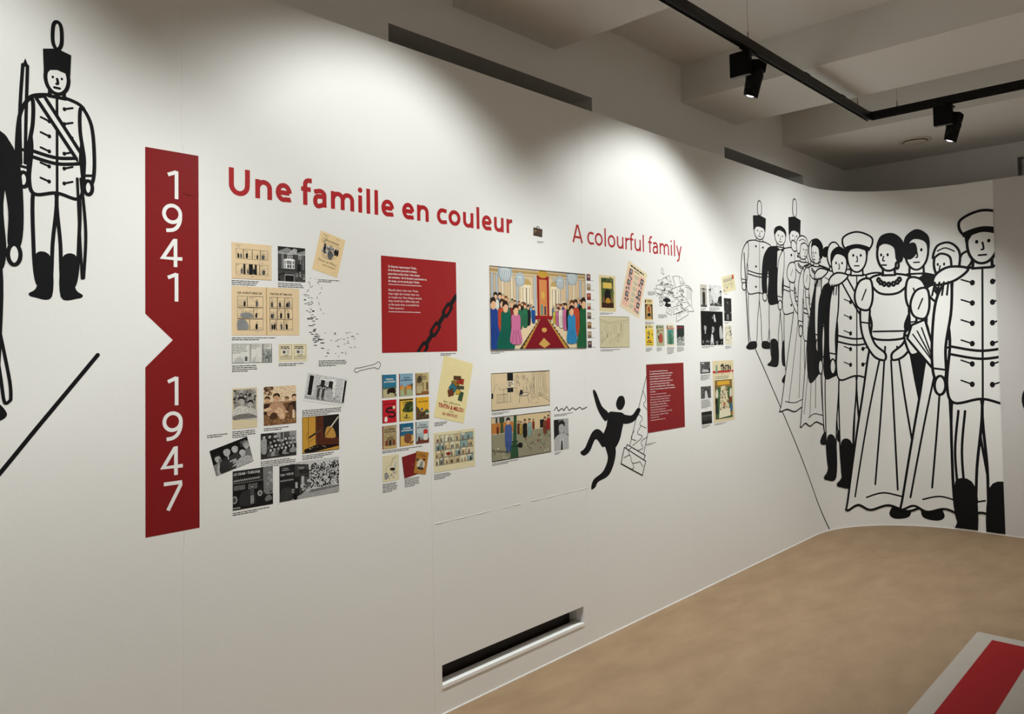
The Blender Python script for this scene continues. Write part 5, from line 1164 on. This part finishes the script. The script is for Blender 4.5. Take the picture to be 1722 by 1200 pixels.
def arms(a):
    a.line([(.621, 2.456), (.614, 2.309), (.617, 2.16)], .009); a.line([(.633, 2.455), (.63, 2.312), (.628, 2.162)], .009); a.line([(.607, 2.202), (.643, 2.201)], .010); a.ink([(.618, 2.448), (.627, 2.475), (.636, 2.452)], 0)
    a.line([(.777, 2.14), (.791, 1.976), (.785, 1.832)], .009); a.line([(.767, 2.139), (.774, 1.974), (.781, 1.831)], .008)
figure(ml, 'drawn_figure', .711, 1.776, .712, .579, 10.8, man, hat='shako', sash=True, extra=arms)
figure(ml, 'drawn_figure', .485, 1.422, .989, .777, 10.9, man, coat='b', boots=False,
       extra=lambda a: (a.line([(.568, 1.663), (.592, 1.526), (.595, 1.471)], .009), a.line([(.553, 1.663), (.571, 1.527), (.58, 1.465), (.595, 1.471)], .009)))
def solo(name, label, base, build, cat='drawing'):
    Art.STACK.clear(); root = empty(name, (base[0], 0, base[1])); tag(root, label, cat); build(root)
def mm(*v): return [(v[i]/1000, v[i+1]/1000) for i in range(0, len(v), 2)]
def column(root):
    def shaft(a):
        a.fill(mm(3855, 1407, 3672, 1018, 3810, 949, 3946, 1331), 0); a.line(mm(3858, 1406, 3762, 1209, 3672, 1018), .0056, False, 0); a.line(mm(3862, 1072, 3810, 949), .0057, False, 0)
        for q in (mm(3819, 1323, 3847, 1270, 3822, 1242, 3855, 1210), mm(3755, 1195, 3806, 1162, 3778, 1128, 3845, 1100), mm(3791, 1119, 3751, 1079, 3801, 1052, 3700, 1012), mm(3720, 1097, 3686, 1056, 3736, 1037), mm(3854, 1047, 3787, 1025, 3805, 986, 3747, 978)): a.line(q, .0045)
    lines(root, 'column_shaft', shaft)
    lines(root, 'column_collar', lambda a: (a.fill(mm(3645, 1023, 3826, 941, 3811, 912, 3628, 998), 0), a.line(mm(3645, 1023, 3826, 941, 3811, 912, 3628, 998), .0063, True, 0)))
    def block(a):
        a.fill(mm(3616, 1010, 3830, 906, 3792, 827, 3580, 922), 0); a.line(mm(3616, 1010, 3830, 906, 3792, 827, 3580, 922), .0069, True, 0)
        for q in (mm(3608, 951, 3670, 958, 3693, 912, 3770, 910), mm(3670, 958, 3653, 988, 3684, 999), mm(3693, 912, 3705, 882, 3667, 879), mm(3770, 910, 3801, 877)): a.line(q, .0045)
    lines(root, 'column_block', block)
solo('column_drawing', 'line drawing of a tilted marble column left of the red text panel', (3.75, .83), column)
def leaper(root):
    def f(a):
        for q in (mm(3545, 1263, 3570, 1302, 3617, 1303, 3633, 1264, 3602, 1229, 3562, 1232), mm(3470, 1218, 3532, 1220, 3624, 1197, 3598, 1114, 3566, 1049, 3502, 1006, 3425, 1037, 3410, 1088, 3451, 1150),
                  mm(3470, 1218, 3411, 1262, 3359, 1344, 3333, 1352, 3342, 1313, 3377, 1238, 3441, 1174), mm(3601, 1198, 3696, 1188, 3758, 1225, 3788, 1209, 3718, 1151, 3611, 1147),
                  mm(3448, 1074, 3385, 1133, 3320, 1126, 3254, 1049, 3212, 1028, 3243, 1006, 3295, 1025, 3350, 1084, 3414, 1032), mm(3436, 1043, 3456, 968, 3409, 901, 3322, 867, 3299, 819, 3336, 823, 3364, 849, 3464, 874, 3523, 953, 3525, 1027)): a.ink(q)
    lines(root, 'silhouette', f)
solo('leaping_silhouette', 'plain black pictogram silhouette of a leaping person left of the drawn column', (3.45, .82), leaper)
solo('grass_drawing', 'short jagged black line of drawn grass tufts above the portrait', (3.14, 1.256), lambda r: lines(r, 'grass_line', lambda a: a.line(mm(3003, 1266, 3023, 1283, 3036, 1260, 3066, 1273, 3080, 1260, 3105, 1280, 3124, 1257, 3154, 1270, 3179, 1256, 3215, 1269, 3235, 1255, 3277, 1265), .005, False, 0)))
def trail(root):
    rn = random.Random(4); c = [(1.589, 1.87), (1.576, 1.842), (1.57, 1.812), (1.565, 1.778), (1.572, 1.744), (1.59, 1.71), (1.587, 1.675), (1.6, 1.641), (1.626, 1.613)]
    def f(a):
        for i in range(66):
            k = rn.random()**.8*8; j = min(7, int(k)); u = k-j
            x = c[j][0]*(1-u)+c[j+1][0]*u+rn.uniform(-.016, .02); y = c[j][1]*(1-u)+c[j+1][1]*u+rn.uniform(-.014, .014); l = .0018+.0052*k/8
            a.line([(x-l, y), (x+l, y+rn.uniform(-.0012, .0012))], .0016+.0013*k/8, False, 0)
        q = [(1.607, 1.862), (1.628, 1.844), (1.625, 1.823), (1.606, 1.806), (1.614, 1.784), (1.619, 1.761), (1.632, 1.743), (1.643, 1.733)]
        for p, r in zip(q, q[1:]): a.line([p, ((p[0]+r[0])/2, (p[1]+r[1])/2)], .0015, False, 0)
        for i in range(34):
            x, y = rn.uniform(1.637, 1.79), rn.uniform(1.572, 1.67); a.line([(x, y), (x+rn.uniform(.004, .010), y+rn.uniform(-.0015, .0015))], .0018, False, 0)
    lines(root, 'footprint_marks', f)
    for ch in root.children: ch['kind'] = 'stuff'
solo('footprint_trail', 'trail of small black footprint dashes beside the tilted magazine page', (1.6, 1.57), trail)
solo('bone_drawing', 'small outlined bone drawing below the end of the footprint dashes', (1.84, 1.506), lambda r: lines(r, 'bone_outline', lambda a: a.line(mm(1781, 1523, 1775, 1514, 1787, 1506, 1801, 1513, 1839, 1519, 1874, 1523, 1892, 1517, 1904, 1534, 1893, 1547, 1874, 1537, 1839, 1531, 1804, 1525), .0022, True)))
def heap(root):
    q = lambda *v: [(3.907+.642*v[i]/982-.017*v[i+1]/1200, 2.099+.045*v[i]/982-.397*v[i+1]/1200-.041*v[i]*v[i+1]/982/1200) for i in range(0, len(v), 2)]
    def chair(a):
        a.line(q(655, 430, 720, 450, 775, 510, 800, 550), .0034); a.line(q(650, 460, 720, 480, 770, 530), .003)
        for x in (690, 720, 750): a.line(q(x, 470, x+5, 700), .0026, False, 0)
        a.line(q(770, 540, 780, 820), .0034, False, 0)
    lines(root, 'drawn_chair', chair)
    for v in ((490, 780, 640, 640, 815, 890, 815, 910, 690, 912), (220, 330, 365, 250, 400, 420, 280, 480), (230, 110, 262, 150, 268, 240, 225, 200), (130, 430, 300, 420, 280, 520, 150, 510), (100, 490, 260, 520, 230, 600, 140, 580), (280, 400, 430, 440, 390, 560, 290, 520),
              (420, 270, 520, 260, 640, 420, 480, 480), (540, 270, 600, 310, 640, 400, 560, 400), (400, 500, 560, 450, 600, 640, 440, 660), (500, 660, 600, 620, 610, 700, 560, 740), (180, 660, 260, 670, 250, 740, 190, 720), (240, 560, 330, 590, 320, 660, 260, 640), (190, 740, 270, 780, 200, 810),
              (330, 820, 410, 830, 400, 980, 310, 930), (430, 830, 560, 800, 600, 900, 440, 970), (490, 960, 700, 870, 710, 970, 495, 1100), (560, 760, 680, 740, 740, 800, 620, 870)):
        lines(root, 'drawn_paper', lambda a: (a.fill(q(*v), 0), a.line(q(*v), .003, True, 0)))
    rn = random.Random(8)
    def scrib(a):
        for i in range(52):
            x, y = rn.uniform(150, 640), rn.uniform(300, 720); a.line(q(x, y, x+rn.uniform(-45, 45), y+rn.uniform(-40, 40), x+rn.uniform(-60, 60), y+rn.uniform(-50, 50)), .0022)
        for v in ((520, 990, 560, 930, 550, 1010), (580, 950, 600, 910, 620, 960), (640, 930, 660, 890, 690, 930), (340, 860, 380, 880, 350, 930), (460, 880, 500, 850, 520, 890)): a.line(q(*v), .003)
    lines(root, 'scribbled_lines', scrib)
    for ch in root.children:
        if ch.name.startswith('scribbled'): ch['kind'] = 'stuff'
    lines(root, 'drawn_telephone', lambda a: a.ink(q(250, 690, 300, 660, 370, 680, 390, 730, 340, 740, 330, 760, 390, 780, 390, 810, 340, 835, 280, 810, 300, 740, 262, 725), 0))
    lines(root, 'drawn_pen', lambda a: a.ink(q(545, 770, 580, 775, 610, 800, 590, 805), 0))
solo('paper_heap_drawing', 'line drawing of heaped papers with a black telephone and a chair', (4.2, 1.72), heap)
# black shape at the far end of the wall, past the mural edge
solo('oval_drawing', 'black oval mark on the plain board beyond the crowd mural', (7.245, 1.0), lambda r: lines(r, 'oval', lambda a: a.ink([(8.147, 1.10), (8.165, 1.18), (8.21, 1.22), (8.255, 1.18), (8.27, 1.10), (8.255, 1.02), (8.21, .98), (8.165, 1.02)])))
